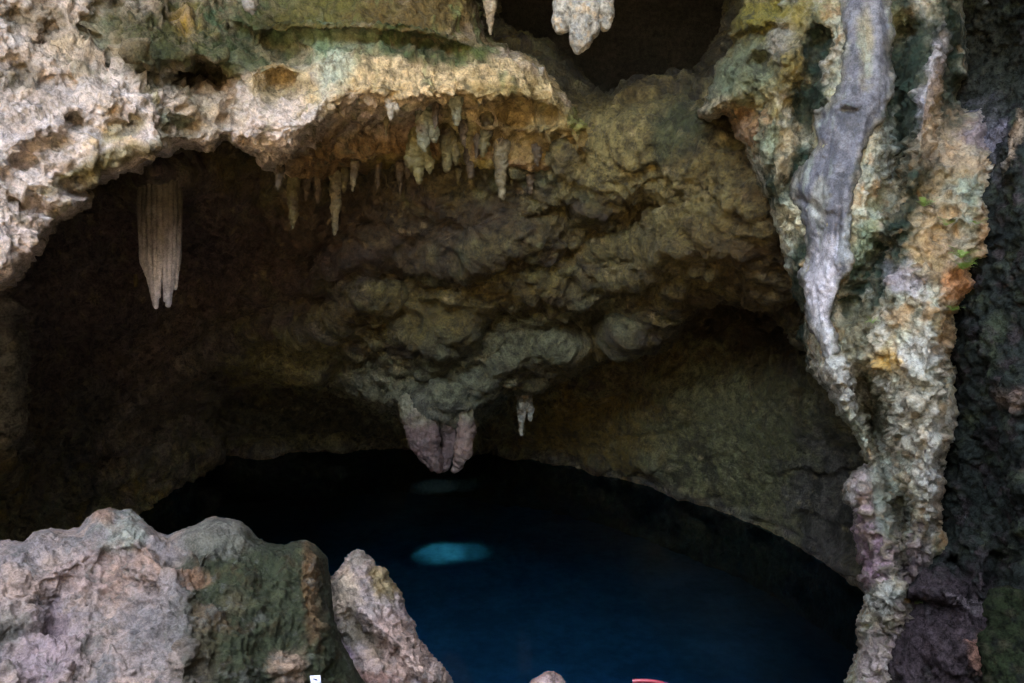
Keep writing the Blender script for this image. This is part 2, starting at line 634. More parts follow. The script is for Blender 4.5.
rot = np.stack([P[:, 0] * 0.86 + P[:, 2] * 0.5, P[:, 1], -P[:, 0] * 0.5 + P[:, 2] * 0.86], 1)
rot = warp(rot, 0.8, 0.35) * np.array([0.8, 1.2, 2.0])
dsp = 0.24 * ledge * saw + 0.09 * saw2 * (0.4 + 0.6 * (1 - ledge)) + 0.10 * fbm(rot, 1.1, 4, 0.55, True, off=71) + 0.09 * fbm(P, 2.6, 4, 0.55, True, off=4.0) + 0.05 * fbm(P, 6.0, 3, 0.6, off=8.0)
wd, _ = worley(strat, 2.4)
dsp += 0.03 * (0.5 - wd)
ch, ck = chips(warp(strat, 1.6, 0.25), 2.0, 3)
ch2, ck2 = chips(warp(P, 3, 0.1), 6.0, 5)
dsp += 0.03 * ch + 0.025 * ch2 - 0.008 * ck2
dsp += 0.05 * fbm(P, 8.0, 4, 0.62, True, off=81) - 0.10 * pits(warp(P, 4, .08), 2.6, 7, 3) - 0.06 * pits(warp(P, 6, .05), 5.5, 9, 3) + 0.02 * fbm(P, 22, 2, off=83)
dsp *= right_smooth * inshaft * (1 - 0.15 * np.exp(-(P[:, 2] / 0.2) ** 2))
P = displace(P, Q, dsp)
px, py = G[:, 0], G[:, 1]
c = palette(P, [(0.19, 0.15, 0.085), (0.27, 0.19, 0.08), (0.17, 0.17, 0.10), (0.13, 0.095, 0.075), (0.30, 0.27, 0.16)], 1.3)
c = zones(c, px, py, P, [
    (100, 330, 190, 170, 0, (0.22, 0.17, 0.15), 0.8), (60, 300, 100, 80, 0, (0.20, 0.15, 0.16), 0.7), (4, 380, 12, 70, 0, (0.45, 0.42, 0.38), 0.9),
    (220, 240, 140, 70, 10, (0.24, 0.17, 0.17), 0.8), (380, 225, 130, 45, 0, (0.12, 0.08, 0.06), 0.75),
    (310, 410, 110, 30, 0, (0.11, 0.095, 0.06), 0.95), (310, 438, 100, 9, 0, (0.28, 0.24, 0.14), 0.8), (295, 352, 66, 24, -8, (0.46, 0.39, 0.22), 0.95), (370, 386, 30, 9, 18, (0.46, 0.42, 0.30), 0.9), (430, 390, 90, 34, 10, (0.36, 0.35, 0.26), 0.85), (480, 350, 70, 30, -30, (0.27, 0.27, 0.19), 0.8),  # arch recess painted dark for its shade, the lit rim painted pale
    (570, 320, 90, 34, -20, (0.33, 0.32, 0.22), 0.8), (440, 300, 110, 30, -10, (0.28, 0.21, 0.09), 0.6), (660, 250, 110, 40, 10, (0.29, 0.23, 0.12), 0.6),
    (740, 330, 80, 34, 14, (0.09, 0.065, 0.04), 0.95), (690, 380, 90, 30, 10, (0.2, 0.15, 0.08), 0.8), (740, 268, 60, 16, 10, (0.38, 0.31, 0.17), 0.8), (760, 240, 60, 50, 30, (0.15, 0.09, 0.05), 0.6),  # shade under the right ledge painted in, its lit rim paler
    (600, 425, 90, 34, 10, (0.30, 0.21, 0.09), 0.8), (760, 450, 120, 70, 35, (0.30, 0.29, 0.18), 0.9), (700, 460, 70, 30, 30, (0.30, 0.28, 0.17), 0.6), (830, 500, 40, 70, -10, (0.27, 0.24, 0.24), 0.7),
    (640, 60, 90, 70, 0, (0.07, 0.055, 0.04), 1.0), (630, 150, 85, 42, 0, (0.44, 0.36, 0.20), 0.9), (690, 195, 70, 30, 15, (0.40, 0.32, 0.17), 0.7), (678, 136, 26, 20, 0, (0.06, 0.08, 0.045), 0.8),  # shade of the upper hollow painted dark
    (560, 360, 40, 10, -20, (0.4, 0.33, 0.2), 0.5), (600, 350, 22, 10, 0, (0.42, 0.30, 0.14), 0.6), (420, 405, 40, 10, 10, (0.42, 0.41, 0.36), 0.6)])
drp = fbm(warp(P, 1.0, 0.4) * np.array([2.2, 2.2, 0.5]), 1.0, 4, 0.6, off=121)
c = lerp(c, (0.05, 0.045, 0.032), 0.75 * sstep(0.08, 0.34, drp) * sstep(380, 440, py))
c = lerp(c, (0.26, 0.24, 0.17), 0.6 * sstep(0.1, 0.4, -drp) * sstep(380, 440, py) * sstep(520, 600, px))
ring = np.exp(-((P[:, 2] - 0.13) / 0.16) ** 2) * sstep(430, 600, px) + 0.6 * np.exp(-((P[:, 2] - 0.15) / 0.15) ** 2) * (px < 460) * sstep(180, 240, px)
c = vivid(c, 1.38, (0.97, 1.0, 0.92))
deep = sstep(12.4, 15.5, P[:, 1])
c = c * ((0.38 + 0.22 * deep) * (1 + 0.6 * sstep(260, 150, px)))[:, None]  # deeper and left parts lifted in colour to even out the light
grain = fbm(P, 7.0, 4, 0.65, off=91)
c = lerp(c, c * np.array([0.35, 0.33, 0.33]), 0.8 * sstep(0.05, 0.35, grain))
c = lerp(c, (0.30, 0.24, 0.12), 0.5 * sstep(0.18, 0.45, fbm(P, 5.0, 4, 0.65, off=97)))
c = lerp(c, (0.20, 0.18, 0.175), 0.5 * np.clip(ring * (0.5 + 1.4 * fbm(P, 2.2, 4)), 0, 1))
spk, sid = worley(P, 5.0, 3.0)
c = lerp(c, (0.40, 0.31, 0.17), 0.5 * sstep(0.35, 0.1, spk) * (sid % 7 == 0))
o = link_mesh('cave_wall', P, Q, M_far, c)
tag(o, 'dark brown inner cave wall sloping from roof down to the pool edge', kind='structure')


# ================================================================== front lip of the roof
LIP_OUT = [(-420, -220), (470, -220), (474, -20), (478, 12), (486, 34), (500, 44), (522, 54), (545, 66), (560, 84), (570, 98), (582, 112), (604, 124), (630, 108), (655, 98), (682, 100), (702, 112), (730, 120),
           (740, 160), (700, 172), (660, 180), (620, 186), (590, 190), (560, 186), (530, 183), (500, 178), (475, 180), (450, 174), (425, 170), (400, 168), (370, 172), (345, 176), (325, 182), (305, 186), (290, 184), (276, 176),
           (262, 168), (250, 158), (240, 146), (226, 140), (212, 150), (196, 146), (178, 146), (160, 156), (138, 166), (118, 174), (96, 182), (80, 190), (92, 197), (84, 207), (68, 214), (50, 224), (40, 246), (24, 266), (8, 282),
           (-30, 300), (-120, 340), (-420, 470)]
lip_f = rbf([(-400, 0, 4.2), (-400, 400, 4.2), (-200, 100, 5.3), (-200, 300, 5.0), (0, 0, 7.3), (0, 150, 6.7), (0, 270, 6.3), (100, 50, 7.8), (100, 150, 7.2), (60, 215, 6.8), (40, 250, 6.6), (160, 100, 7.7), (200, 140, 8.0),
             (180, 20, 8.6), (250, 120, 8.2), (300, 60, 8.8), (300, 135, 8.3), (295, 178, 9.3), (350, 100, 8.6), (350, 150, 9.7), (350, 178, 10.1), (420, 60, 8.9), (420, 104, 8.8),
             (420, 135, 9.9), (420, 170, 10.3), (500, 70, 9.2), (500, 98, 9.2), (520, 130, 9.7), (520, 180, 10.3), (560, 110, 9.5), (560, 180, 10.4), (600, 150, 10), (600, 190, 10.6), (690, 130, 10), (720, 160, 10.2),
             (480, 20, 9.4), (400, 10, 9.0), (330, 0, 9.1), (200, -150, 9), (450, -150, 9.3), (250, 10, 9.2)])


def lip_field(PX, PY, Ys):
    A = lip_f(PX, PY)
    # bright face edge with the undercut below it
    edge = [(262, 165), (276, 150), (292, 154), (306, 138), (320, 132), (333, 116), (348, 119), (362, 110), (378, 114), (392, 106), (404, 117), (416, 110), (430, 100), (446, 105), (460, 97), (482, 101), (500, 94), (524, 99), (560, 104)]
    A -= 0.20 * shelf(PX, PY, edge, 34)
    A += 0.2 * ridge(PX, PY, [(x, y + 15) for x, y in edge[2:]], 9)
    # the mossy upper bulge
    up = [(228, 18), (260, 30), (300, 26), (340, 27), (390, 29), (430, 34), (470, 46)]
    A -= 0.26 * shelf(PX, PY, up, 26)
    A += 0.18 * ridge(PX, PY, [(x, y + 9) for x, y in up], 6)
    # arched hollow and the overhanging mossy nose over it
    A -= 0.45 * shelf(PX, PY, [(118, 30), (140, 60), (165, 74), (180, 63), (198, 56), (215, 62), (235, 84)], 26)
    A += 1.1 * pit(PX, PY, 198, 76, 34, 12, 6) + 0.35 * pit(PX, PY, 205, 110, 26, 30)
    A += 0.40 * pit(PX, PY, 278, 84, 16, 12) - 0.2 * pit(PX, PY, 277, 62, 16, 12) + 0.35 * pit(PX, PY, 288, 50, 20, 8, 15)
    A += 0.35 * pit(PX, PY, 232, 105, 8, 14) + 0.3 * pit(PX, PY, 182, 128, 14, 7) + 0.3 * pit(PX, PY, 225, 120, 7, 10)
    A -= 0.12 * ridge(PX, PY, [(248, 70), (252, 100), (246, 140)], 16) + 0.2 * ridge(PX, PY, [(320, 40), (325, 80), (318, 120)], 22)
    for (a, b, r, q) in ((20, 70, 16, 9), (60, 85, 18, 8), (52, 30, 10, 14), (15, 20, 14, 12), (95, 25, 12, 16), (75, 122, 8, 6), (130, 125, 12, 8), (25, 160, 10, 14), (70, 190, 16, 6), (110, 60, 6, 14), (40, 45, 9, 7), (30, 205, 28, 7), (90, 40, 10, 8)):
        A += 0.2 * pit(PX, PY, a, b, r, q, 20)
    A -= 0.2 * pit(PX, PY, 105, 95, 30, 16, -35) + 0.25 * pit(PX, PY, 40, 130, 40, 12, -30)
    A -= 0.35 * pit(PX, PY, 560, 130, 24, 30, -30) - 0.3 * ridge(PX, PY, [(540, 70), (545, 110), (565, 150)], 7)
    A -= 0.3 * pit(PX, PY, 490, 125, 20, 18) - 0.3 * pit(PX, PY, 515, 115, 12, 10)
    A -= 0.3 * shelf(PX, PY, [(300, 168), (340, 165), (400, 160), (450, 164), (520, 172), (600, 180)], 16)
    for i in range(20):
        r = random.Random(400 + i)
        A -= r.uniform(-0.22, 0.3) * pit(PX, PY, r.uniform(330, 720), r.uniform(120, 184), r.uniform(7, 18), r.uniform(5, 12), r.uniform(-40, 40))
    sd = sdist(PX, PY, LIP_OUT) + 5 * ragged(PX, PY, 22, 5.0) * sstep(-60, 20, PX)
    w = np.interp(PX, [0, 200, 300, 480, 600], [20, 14, 16, 18, 22])
    k = np.clip(sd / w, 0, 1)
    A = A + 0.55 * (1 - np.sqrt(1 - (1 - k) ** 2))
    back = A + np.interp(PX, [0, 250, 330, 740], [2.6, 2.2, 2.2, 2.0])
    Y = Ys.astype(np.float32)[None, None, :]
    f = np.maximum(A.astype(np.float32)[..., None] - Y, Y - back.astype(np.float32)[..., None])
    return np.maximum(f, (-sd * 0.011).astype(np.float32)[..., None])


xs = np.concatenate([np.arange(-430, -20, 6.0), np.arange(-20, 750, 2.0)])
ys = np.concatenate([np.arange(-230, -10, 6.0), np.arange(-10, 300, 2.0), np.arange(300, 490, 6.0)])
G, P, Q = rock_volume(lip_field, xs, ys, np.arange(3.6, 14.2, 0.075))
Q = orient(P, Q)
P = relax(P, Q, 1, 0.5)
n = vnormals(P, Q)
px, py = G[:, 0], G[:, 1]
leftness = sstep(330, 150, px)
wd, wid = worley(P + 0.08 * np.stack([fbm(P, 5, 2), fbm(P, 5, 2, off=3), fbm(P, 5, 2, off=6)], 1), 5.5)
wd2, _ = worley(P, 11.0, 2.0)
big = fbm(P, 1.6, 3, 0.5)
dsp = 0.09 * big + 0.05 * fbm(P, 4.0, 4, 0.55, True)
nod = 0.07 * (0.45 - wd) * (0.6 + 0.8 * fbm(P, 1.3, 2, off=12)) + 0.05 * (0.4 - wd2)
hole = fbm(P, 3.4, 3, 0.5, off=40)
dsp += (leftness * 1.15 + (1 - leftness) * 0.35) * nod - leftness * 0.16 * sstep(0.18, 0.42, hole)
ch, ck = chips(warp(P, 2.5, 0.12), 4.2, 3)
ch2, ck2 = chips(warp(P, 6, 0.05), 10.0, 5)
amt = (leftness + 0.35 * (1 - leftness)) * sstep(-0.25, 0.3, fbm(P, 1.1, 3, off=33))
dsp += amt * (0.06 * ch - 0.03 * ck + 0.02 * ch2 - 0.01 * ck2)
dsp += 0.05 * fbm(P, 9.0, 4, 0.62, True, off=81) + 0.02 * fbm(P, 24, 3, off=83) - 0.11 * leftness * pits(warp(P, 4, .08), 3.0, 7, 3) - 0.055 * pits(warp(P, 8, .04), 7.5, 9, 3) - 0.03 * pits(P, 15, 11, 2)
dsp *= 0.4 + 0.6 * sstep(0, 18, sdist(px, py, LIP_OUT))
drip = fbm(P * np.array([4.5, 4.5, 0.9]), 1.0, 3, 0.5, True, off=22)
dsp += (1 - leftness) * 0.07 * drip
P = displace(P, Q, dsp)
c = palette(P, [(0.56, 0.49, 0.45), (0.64, 0.57, 0.55), (0.46, 0.38, 0.29), (0.50, 0.46, 0.44)], 1.7, 3)
c = lerp(c, (0.45, 0.31, 0.16), 0.5 * sstep(0.1, 0.4, fbm(P, 3.2, 4, 0.6, off=101)))
c = lerp(c, (0.12, 0.15, 0.05), 0.5 * sstep(0.16, 0.42, fbm(P, 2.4, 5, 0.62, off=107)))
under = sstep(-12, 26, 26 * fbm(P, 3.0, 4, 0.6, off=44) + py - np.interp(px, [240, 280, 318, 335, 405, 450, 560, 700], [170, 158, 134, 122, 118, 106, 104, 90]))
c = lerp(c, (0.15, 0.10, 0.055), 0.95 * under * sstep(250, 300, px))  # brown underside, darkened further with the undercut's shade
c = zones(c, px, py, P, [
    (430, 75, 190, 42, 4, (0.54, 0.43, 0.28), 0.85), (540, 120, 70, 40, 20, (0.25, 0.20, 0.11), 0.8), (640, 150, 90, 40, 0, (0.19, 0.15, 0.08), 0.85),
    (175, 30, 92, 52, 25, (0.035, 0.035, 0.016), 1.0), (150, 62, 36, 26, 40, (0.03, 0.036, 0.018), 0.9), (215, 20, 40, 22, 0, (0.27, 0.18, 0.07), 0.7),
    (255, 26, 55, 32, 10, (0.045, 0.065, 0.038), 1.0), (300, 20, 54, 28, 0, (0.05, 0.046, 0.026), 1.0), (345, 4, 90, 32, 5, (0.085, 0.08, 0.035), 1.0), (440, 8, 80, 42, 10, (0.095, 0.07, 0.035), 1.0),
    (330, 60, 20, 36, -8, (0.36, 0.42, 0.36), 0.8), (312, 45, 16, 14, 0, (0.2, 0.27, 0.17), 0.6), (395, 40, 28, 14, 10, (0.05, 0.07, 0.03), 0.92), (440, 44, 52, 15, 8, (0.03, 0.038, 0.018), 1.0),
    (470, 52, 26, 8, -20, (0.07, 0.09, 0.04), 0.8), (325, 100, 14, 26, 5, (0.62, 0.57, 0.50), 0.7), (262, 80, 20, 30, 30, (0.40, 0.32, 0.22), 0.7), (280, 78, 22, 16, 0, (0.22, 0.17, 0.10), 0.7),
    (205, 110, 38, 32, 0, (0.36, 0.31, 0.25), 0.7), (170, 120, 6, 14, 0, (0.08, 0.10, 0.06), 0.8), (182, 122, 12, 8, 0, (0.12, 0.16, 0.12), 0.8), (230, 70, 8, 14, -35, (0.1, 0.11, 0.06), 0.8),
    (130, 40, 40, 30, 20, (0.06, 0.06, 0.03), 0.8), (40, 20, 26, 22, 0, (0.09, 0.075, 0.05), 0.8), (345, 40, 60, 10, 4, (0.09, 0.13, 0.08), 0.8), (235, 50, 40, 16, 20, (0.05, 0.06, 0.03), 0.8), (70, 182, 60, 8, -20, (0.10, 0.09, 0.05), 0.7), (60, 40, 60, 36, 20, (0.34, 0.28, 0.22), 0.6), (20, 75, 22, 14, 0, (0.10, 0.085, 0.06), 0.7), (52, 90, 22, 10, 20, (0.12, 0.10, 0.07), 0.7), (95, 30, 14, 18, 0, (0.11, 0.12, 0.08), 0.7), (15, 25, 18, 16, 0, (0.16, 0.13, 0.09), 0.6),
    (75, 122, 12, 8, 0, (0.12, 0.12, 0.08), 0.7), (125, 128, 22, 10, -25, (0.22, 0.21, 0.13), 0.6), (120, 158, 70, 9, -22, (0.2, 0.18, 0.1), 0.7), (40, 130, 60, 30, -30, (0.60, 0.55, 0.55), 0.5), (25, 235, 30, 30, 0, (0.58, 0.50, 0.48), 0.6),
    (400, 120, 20, 10, 0, (0.6, 0.54, 0.45), 0.7), (455, 140, 14, 26, 0, (0.32, 0.31, 0.2), 0.7), (500, 130, 18, 18, 0, (0.34, 0.29, 0.19), 0.6), (590, 110, 14, 26, 20, (0.13, 0.18, 0.07), 0.6), (430, 170, 60, 12, 0, (0.27, 0.25, 0.11), 0.5)])
streak = fbm(P * np.array([5, 5, 0.7]), 1.0, 3, off=50)
c = lerp(c, (0.13, 0.17, 0.09), 0.55 * sstep(0.12, 0.4, streak) * sstep(250, 330, px) * (1 - under))
c = lerp(c, (0.12, 0.095, 0.065), 0.55 * leftness * sstep(0.22, 0.5, hole))
lich = fbm(P, 9.0, 4, 0.65, off=61) + 0.45 * fbm(P, 1.5, 2, off=66)
c = lerp(c, (0.10, 0.085, 0.055), 0.8 * sstep(0.14, 0.38, lich))
c = lerp(c, (0.30, 0.24, 0.19), 0.45 * ck * amt)
c = vivid(c, 1.38, (1.04, 1.0, 0.93))
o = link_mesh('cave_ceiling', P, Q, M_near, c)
tag(o, 'pale pitted limestone lip of the cave roof hanging over the pool', kind='structure')


# ================================================================== rock column on the pool's far side
COL_OUT = [(760, -220), (748, -20), (744, 4), (736, 22), (729, 36), (722, 60), (713, 82), (705, 98), (699, 110), (702, 118), (712, 120), (722, 118), (732, 128), (744, 150), (757, 168), (765, 195), (775, 232), (786, 262), (796, 300), (803, 330), (805, 362),
           (815, 380), (830, 401), (846, 426), (862, 450), (866, 462), (850, 470), (845, 490), (851, 515), (856, 540), (862, 570), (866, 590), (862, 606), (858, 622), (862, 640), (855, 660), (850, 683), (842, 780), (835, 1020),
           (960, 1020), (915, 780), (912, 690), (922, 640), (930, 590), (946, 545), (950, 470), (957, 410), (954, 370), (958, 315), (980, 284), (1001, 250), (1003, 160), (990, 118), (962, 100), (966, 60), (964, -20), (964, -220)]
col_f = rbf([(740, 0, 8), (715, 105, 8.1), (800, 50, 7.5), (860, 50, 7.2), (950, 50, 7.3), (850, 200, 6.9), (930, 200, 6.6), (990, 200, 6.4), (780, 250, 7.8), (830, 350, 7.2), (900, 350, 6.4), (945, 350, 6.4), (870, 450, 7.0),
             (920, 450, 6.35), (858, 550, 6.9), (900, 550, 6.5), (940, 550, 6.5), (880, 650, 6.5), (900, 720, 6.4), (880, 1000, 6.3), (850, -200, 7.6), (770, 130, 7.8)])


def col_field(PX, PY, Ys):
    A = col_f(PX, PY)
    # the upper buttress with its overhanging foot
    A -= 0.12 * shelf(PX, PY, [(696, 118), (715, 116), (740, 104), (770, 92)], 40)
    A += 0.25 * pit(PX, PY, 748, 112, 24, 10, -25) + 0.25 * pit(PX, PY, 760, 62, 10, 9) - 0.12 * ridge(PX, PY, [(742, 22), (750, 26), (765, 20), (785, 24)], 7) + 0.14 * ridge(PX, PY, [(735, 40), (748, 30), (760, 33), (772, 25), (786, 28)], 3)
    for i in range(40):
        r = random.Random(1700 + i)
        A -= r.uniform(-0.14, 0.14) * pit(PX, PY, r.uniform(705, 840), r.uniform(0, 240), r.uniform(5, 14), r.uniform(5, 14), r.uniform(-60, 60))
    A += 0.35 * ridge(PX, PY, [(820, 40), (812, 70), (805, 100), (808, 150), (790, 190)], 12)
    A -= 0.3 * ridge(PX, PY, [(790, 60), (772, 100), (768, 150), (780, 200)], 15)
    A += 0.45 * ridge(PX, PY, [(905, 30), (893, 60), (893, 100), (898, 150), (885, 200)], 12)           # groove beside the flow
    A -= 0.3 * ridge(PX, PY, [(938, 50), (928, 90), (922, 130), (915, 180)], 11)
    A += 0.35 * pit(PX, PY, 950, 80, 12, 50)
    A += 0.35 * ridge(PX, PY, [(882, 250), (868, 280), (850, 310)], 12)
    A += 0.45 * ridge(PX, PY, [(795, 290), (800, 330), (812, 370)], 7)
    A += 0.6 * pit(PX, PY, 872, 420, 12, 36, -15) + 0.4 * ridge(PX, PY, [(862, 380), (885, 450), (905, 520)], 9)
    A += 0.35 * ridge(PX, PY, [(905, 500), (902, 560), (915, 590)], 7)
    A -= 0.35 * pit(PX, PY, 860, 500, 16, 40) + 0.25 * pit(PX, PY, 885, 600, 22, 18, -30)
    A -= 0.3 * ridge(PX, PY, [(935, 300), (930, 360), (925, 430), (938, 500)], 22)
    A -= 0.3 * ridge(PX, PY, [(830, 370), (845, 410), (865, 440)], 11)
    A += 0.25 * ridge(PX, PY, [(870, 590), (880, 640)], 8)
    for i in range(44):
        r = random.Random(700 + i)
        cx, cy = r.uniform(880, 990), r.uniform(150, 560)
        A -= r.uniform(-0.1, 0.17) * pit(PX, PY, cx, cy, r.uniform(6, 15), r.uniform(5, 12), r.uniform(-40, 40))
    sd = sdist(PX, PY, COL_OUT) + 9 * ragged(PX, PY, 30, 3.0)
    w = np.interp(PY, [0, 150, 400, 700], [30, 30, 26, 30])
    k = np.clip(sd / w, 0, 1)
    A = A + np.where(PX < 800, 0.45, 0.7) * (1 - np.sqrt(1 - (1 - k) ** 2))
    back = A + 2.2
    Y = Ys.astype(np.float32)[None, None, :]
    f = np.maximum(A.astype(np.float32)[..., None] - Y, Y - back.astype(np.float32)[..., None])
    return np.maximum(f, (-sd * 0.009).astype(np.float32)[..., None])


xs = np.arange(684, 1016, 1.6)
ys = np.concatenate([np.arange(-230, -10, 6.0), np.arange(-10, 700, 1.6), np.arange(700, 1034, 6.0)])
G, P, Q = rock_volume(col_field, xs, ys, np.arange(5.4, 11.6, 0.06))
Q = orient(P, Q)
P = relax(P, Q, 1, 0.5)
n = vnormals(P, Q)
px, py = G[:, 0], G[:, 1]
wd, wid = worley(P + 0.05 * np.stack([fbm(P, 6, 2), fbm(P, 6, 2, off=3), fbm(P, 6, 2, off=6)], 1), 7.5)
wd2, _ = worley(P, 17.0, 2.0)
knob = sstep(840, 900, px) * sstep(120, 200, py) * 0.9 + sstep(330, 420, py) * (px < 900) * 0.7
knob = np.clip(knob, 0, 1)
dsp = 0.06 * fbm(P, 2.2, 3) + (0.035 + 0.02 * knob) * fbm(P, 6.0, 4, 0.6, True)
dsp += (0.25 + knob) * (0.07 * (0.45 - wd) * 0.6 + 0.020 * (0.4 - wd2))
ch, ck = chips(warp(P, 3.5, 0.08), 5.5, 3)
ch2, ck2 = chips(warp(P, 8, 0.04), 13.0, 5)
amt = (0.3 + 0.7 * knob) * (0.35 + 0.9 * sstep(-0.25, 0.3, fbm(P, 1.7, 3, off=33)))
dsp += 0.022 * fbm(P, 11.0, 4, 0.62, True, off=81) + 0.014 * fbm(P, 28, 3, off=83) - 0.05 * pits(warp(P, 8, .04), 8, 9, 3) - 0.025 * pits(P, 18, 11, 2)
dsp += amt * (0.045 * ch - 0.035 * ck + 0.016 * ch2 - 0.01 * ck2)
dsp *= 0.45 + 0.55 * sstep(0, 16, sdist(px, py, COL_OUT))
P = displace(P, Q, dsp)
OL, TE, GR, DG, OR, PU, CR = (0.20, 0.165, 0.07), (0.19, 0.24, 0.18), (0.44, 0.45, 0.41), (0.022, 0.036, 0.027), (0.40, 0.26, 0.155), (0.29, 0.21, 0.25), (0.50, 0.44, 0.33)
c = palette(P, [(0.40, 0.37, 0.29), (0.30, 0.29, 0.20), (0.46, 0.45, 0.40), (0.34, 0.26, 0.18), (0.38, 0.40, 0.34)], 2.6, 7, 1.5)
c = zones(c, px, py, P, [(a_, b_, r1_ * 1.3, r2_ * 1.25, q_, k_, 1.0) if k_ is DG else (a_, b_, r1_, r2_, q_, k_, m_) for (a_, b_, r1_, r2_, q_, k_, m_) in [
    (760, 60, 50, 70, 0, OL, 0.8), (770, 20, 40, 20, 0, (0.28, 0.25, 0.09), 0.8), (745, 70, 24, 40, 20, TE, 0.7), (712, 105, 20, 16, 0, CR, 0.7), (720, 85, 12, 24, 25, TE, 0.6), (785, 40, 16, 26, 20, (0.34, 0.34, 0.34), 0.7),
    (748, 128, 30, 20, 10, (0.27, 0.16, 0.10), 0.8), (770, 140, 14, 26, 10, TE, 0.8), (800, 50, 16, 40, 10, OL, 0.6), (812, 100, 18, 26, 20, DG, 0.9), (815, 45, 8, 30, 0, DG, 0.6), (800, 165, 16, 16, 20, DG, 0.85), (778, 185, 16, 22, 20, DG, 0.7),
    (790, 215, 16, 28, 10, (0.46, 0.47, 0.38), 0.7), (785, 160, 10, 30, 10, CR, 0.6), (797, 310, 9, 60, 0, DG, 0.95), (905, 60, 20, 60, 4, DG, 0.9), (890, 20, 16, 20, 0, (0.27, 0.29, 0.2), 0.7), (950, 60, 18, 60, 0, DG, 0.8),
    (935, 70, 9, 40, 14, (0.62, 0.60, 0.62), 0.8), (920, 110, 10, 20, 0, (0.45, 0.44, 0.50), 0.7), (932, 110, 8, 50, 12, OR, 0.5), (900, 120, 14, 60, 0, DG, 0.8), (885, 150, 12, 36, 10, (0.42, 0.46, 0.42), 0.7),
    (922, 170, 18, 18, 0, DG, 0.8), (960, 150, 40, 40, 0, (0.42, 0.32, 0.24), 0.6), (970, 190, 16, 14, 0, (0.36, 0.44, 0.38), 0.7), (985, 130, 22, 26, 0, (0.22, 0.19, 0.23), 0.7), (925, 215, 30, 40, 10, (0.46, 0.34, 0.22), 0.6), (940, 260, 30, 30, 0, OR, 0.5),
    (868, 275, 22, 40, 32, DG, 0.95), (865, 235, 14, 36, 20, TE, 0.7), (855, 330, 20, 30, 10, (0.13, 0.12, 0.08), 0.8), (900, 225, 14, 40, 25, DG, 0.7), (965, 290, 26, 22, 30, (0.50, 0.25, 0.15), 0.7), (990, 230, 12, 30, 0, (0.48, 0.29, 0.18), 0.6),
    (905, 280, 20, 16, 0, (0.40, 0.38, 0.42), 0.7), (925, 350, 26, 22, 0, (0.48, 0.48, 0.46), 0.7), (885, 360, 14, 12, 0, (0.54, 0.36, 0.16), 0.8), (948, 330, 9, 34, 0, OR, 0.6), (870, 400, 20, 40, -20, (0.14, 0.15, 0.11), 0.8),
    (840, 385, 18, 34, -30, (0.50, 0.51, 0.49), 0.8), (850, 430, 16, 26, -30, (0.42, 0.47, 0.40), 0.7), (920, 420, 30, 50, 0, (0.47, 0.47, 0.42), 0.7), (935, 480, 16, 50, 0, (0.47, 0.48, 0.47), 0.8), (945, 510, 8, 30, 0, OR, 0.5),
    (862, 480, 18, 16, 0, (0.30, 0.24, 0.25), 0.7), (850, 505, 8, 20, 0, (0.50, 0.48, 0.46), 0.8), (872, 540, 24, 40, 0, PU, 0.9), (885, 500, 12, 50, -10, (0.17, 0.20, 0.17), 0.8), (872, 575, 14, 16, 0, (0.42, 0.30, 0.36), 0.8),
    (886, 600, 20, 18, -30, (0.46, 0.48, 0.45), 0.85), (915, 560, 16, 40, 0, (0.12, 0.09, 0.10), 0.85), (905, 570, 9, 14, 0, (0.09, 0.07, 0.08), 0.8), (880, 650, 26, 40, 0, (0.28, 0.23, 0.23), 0.8), (912, 598, 8, 6, 0, (0.50, 0.28, 0.08), 0.9), (905, 640, 14, 40, 0, (0.16, 0.12, 0.13), 0.8)]], s=4.0)
lich = fbm(P, 11.0, 4, 0.65, off=61) + 0.5 * fbm(P, 2.0, 2, off=66)
c = lerp(c, (0.07, 0.075, 0.055), 0.8 * sstep(0.12, 0.38, lich))
c = lerp(c, (0.18, 0.15, 0.11), 0.5 * ck * amt)
c = lerp(c, (0.58, 0.57, 0.54), 0.5 * sstep(0.3, 0.12, wd) * (wid % 5 == 0) * knob)
c = lerp(c, (0.46, 0.25, 0.12), 0.45 * sstep(0.4, 0.15, wd) * (wid % 6 == 1) * knob * sstep(880, 920, px) * sstep(420, 360, py))
c = vivid(c, 1.42, (1.02, 1.0, 0.96))
top_shade = sstep(0.55, -0.15, (px - 690) / 260 + (py - 40) / 420 + 0.35 * fbm(P, 2.2, 4) - 0.25)  # dimmer light on the upper column, put into its colour
c = c * (1 - 0.5 * top_shade - 0.18 * sstep(330, 220, py) * (px > 880))[:, None]
COLUMN_P = P.copy()
column = empty('rock_column', tuple(at(880, 683, 6.6)))
tag(column, 'tall knobbly rock column streaked grey, orange and green at the pool edge', 'rock column')
bpy.context.view_layer.update()
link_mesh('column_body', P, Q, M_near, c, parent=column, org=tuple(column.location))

# smooth grey flowstone running down its face
FLOW_OUT = [(838, -220), (838, -20), (838, 0), (840, 25), (846, 45), (842, 68), (838, 85), (826, 100), (816, 112), (812, 130), (818, 145), (808, 158), (797, 172), (789, 186), (790, 200), (797, 212), (802, 225), (806, 250), (803, 268), (800, 275), (803, 300),
            (808, 322), (815, 340), (824, 360), (836, 372), (838, 350), (836, 330), (832, 312), (836, 295), (848, 275), (857, 262), (852, 240), (855, 215), (858, 190), (861, 165), (870, 140), (884, 118), (892, 100), (895, 80), (892, 60), (893, 30), (890, 0), (890, -220)]


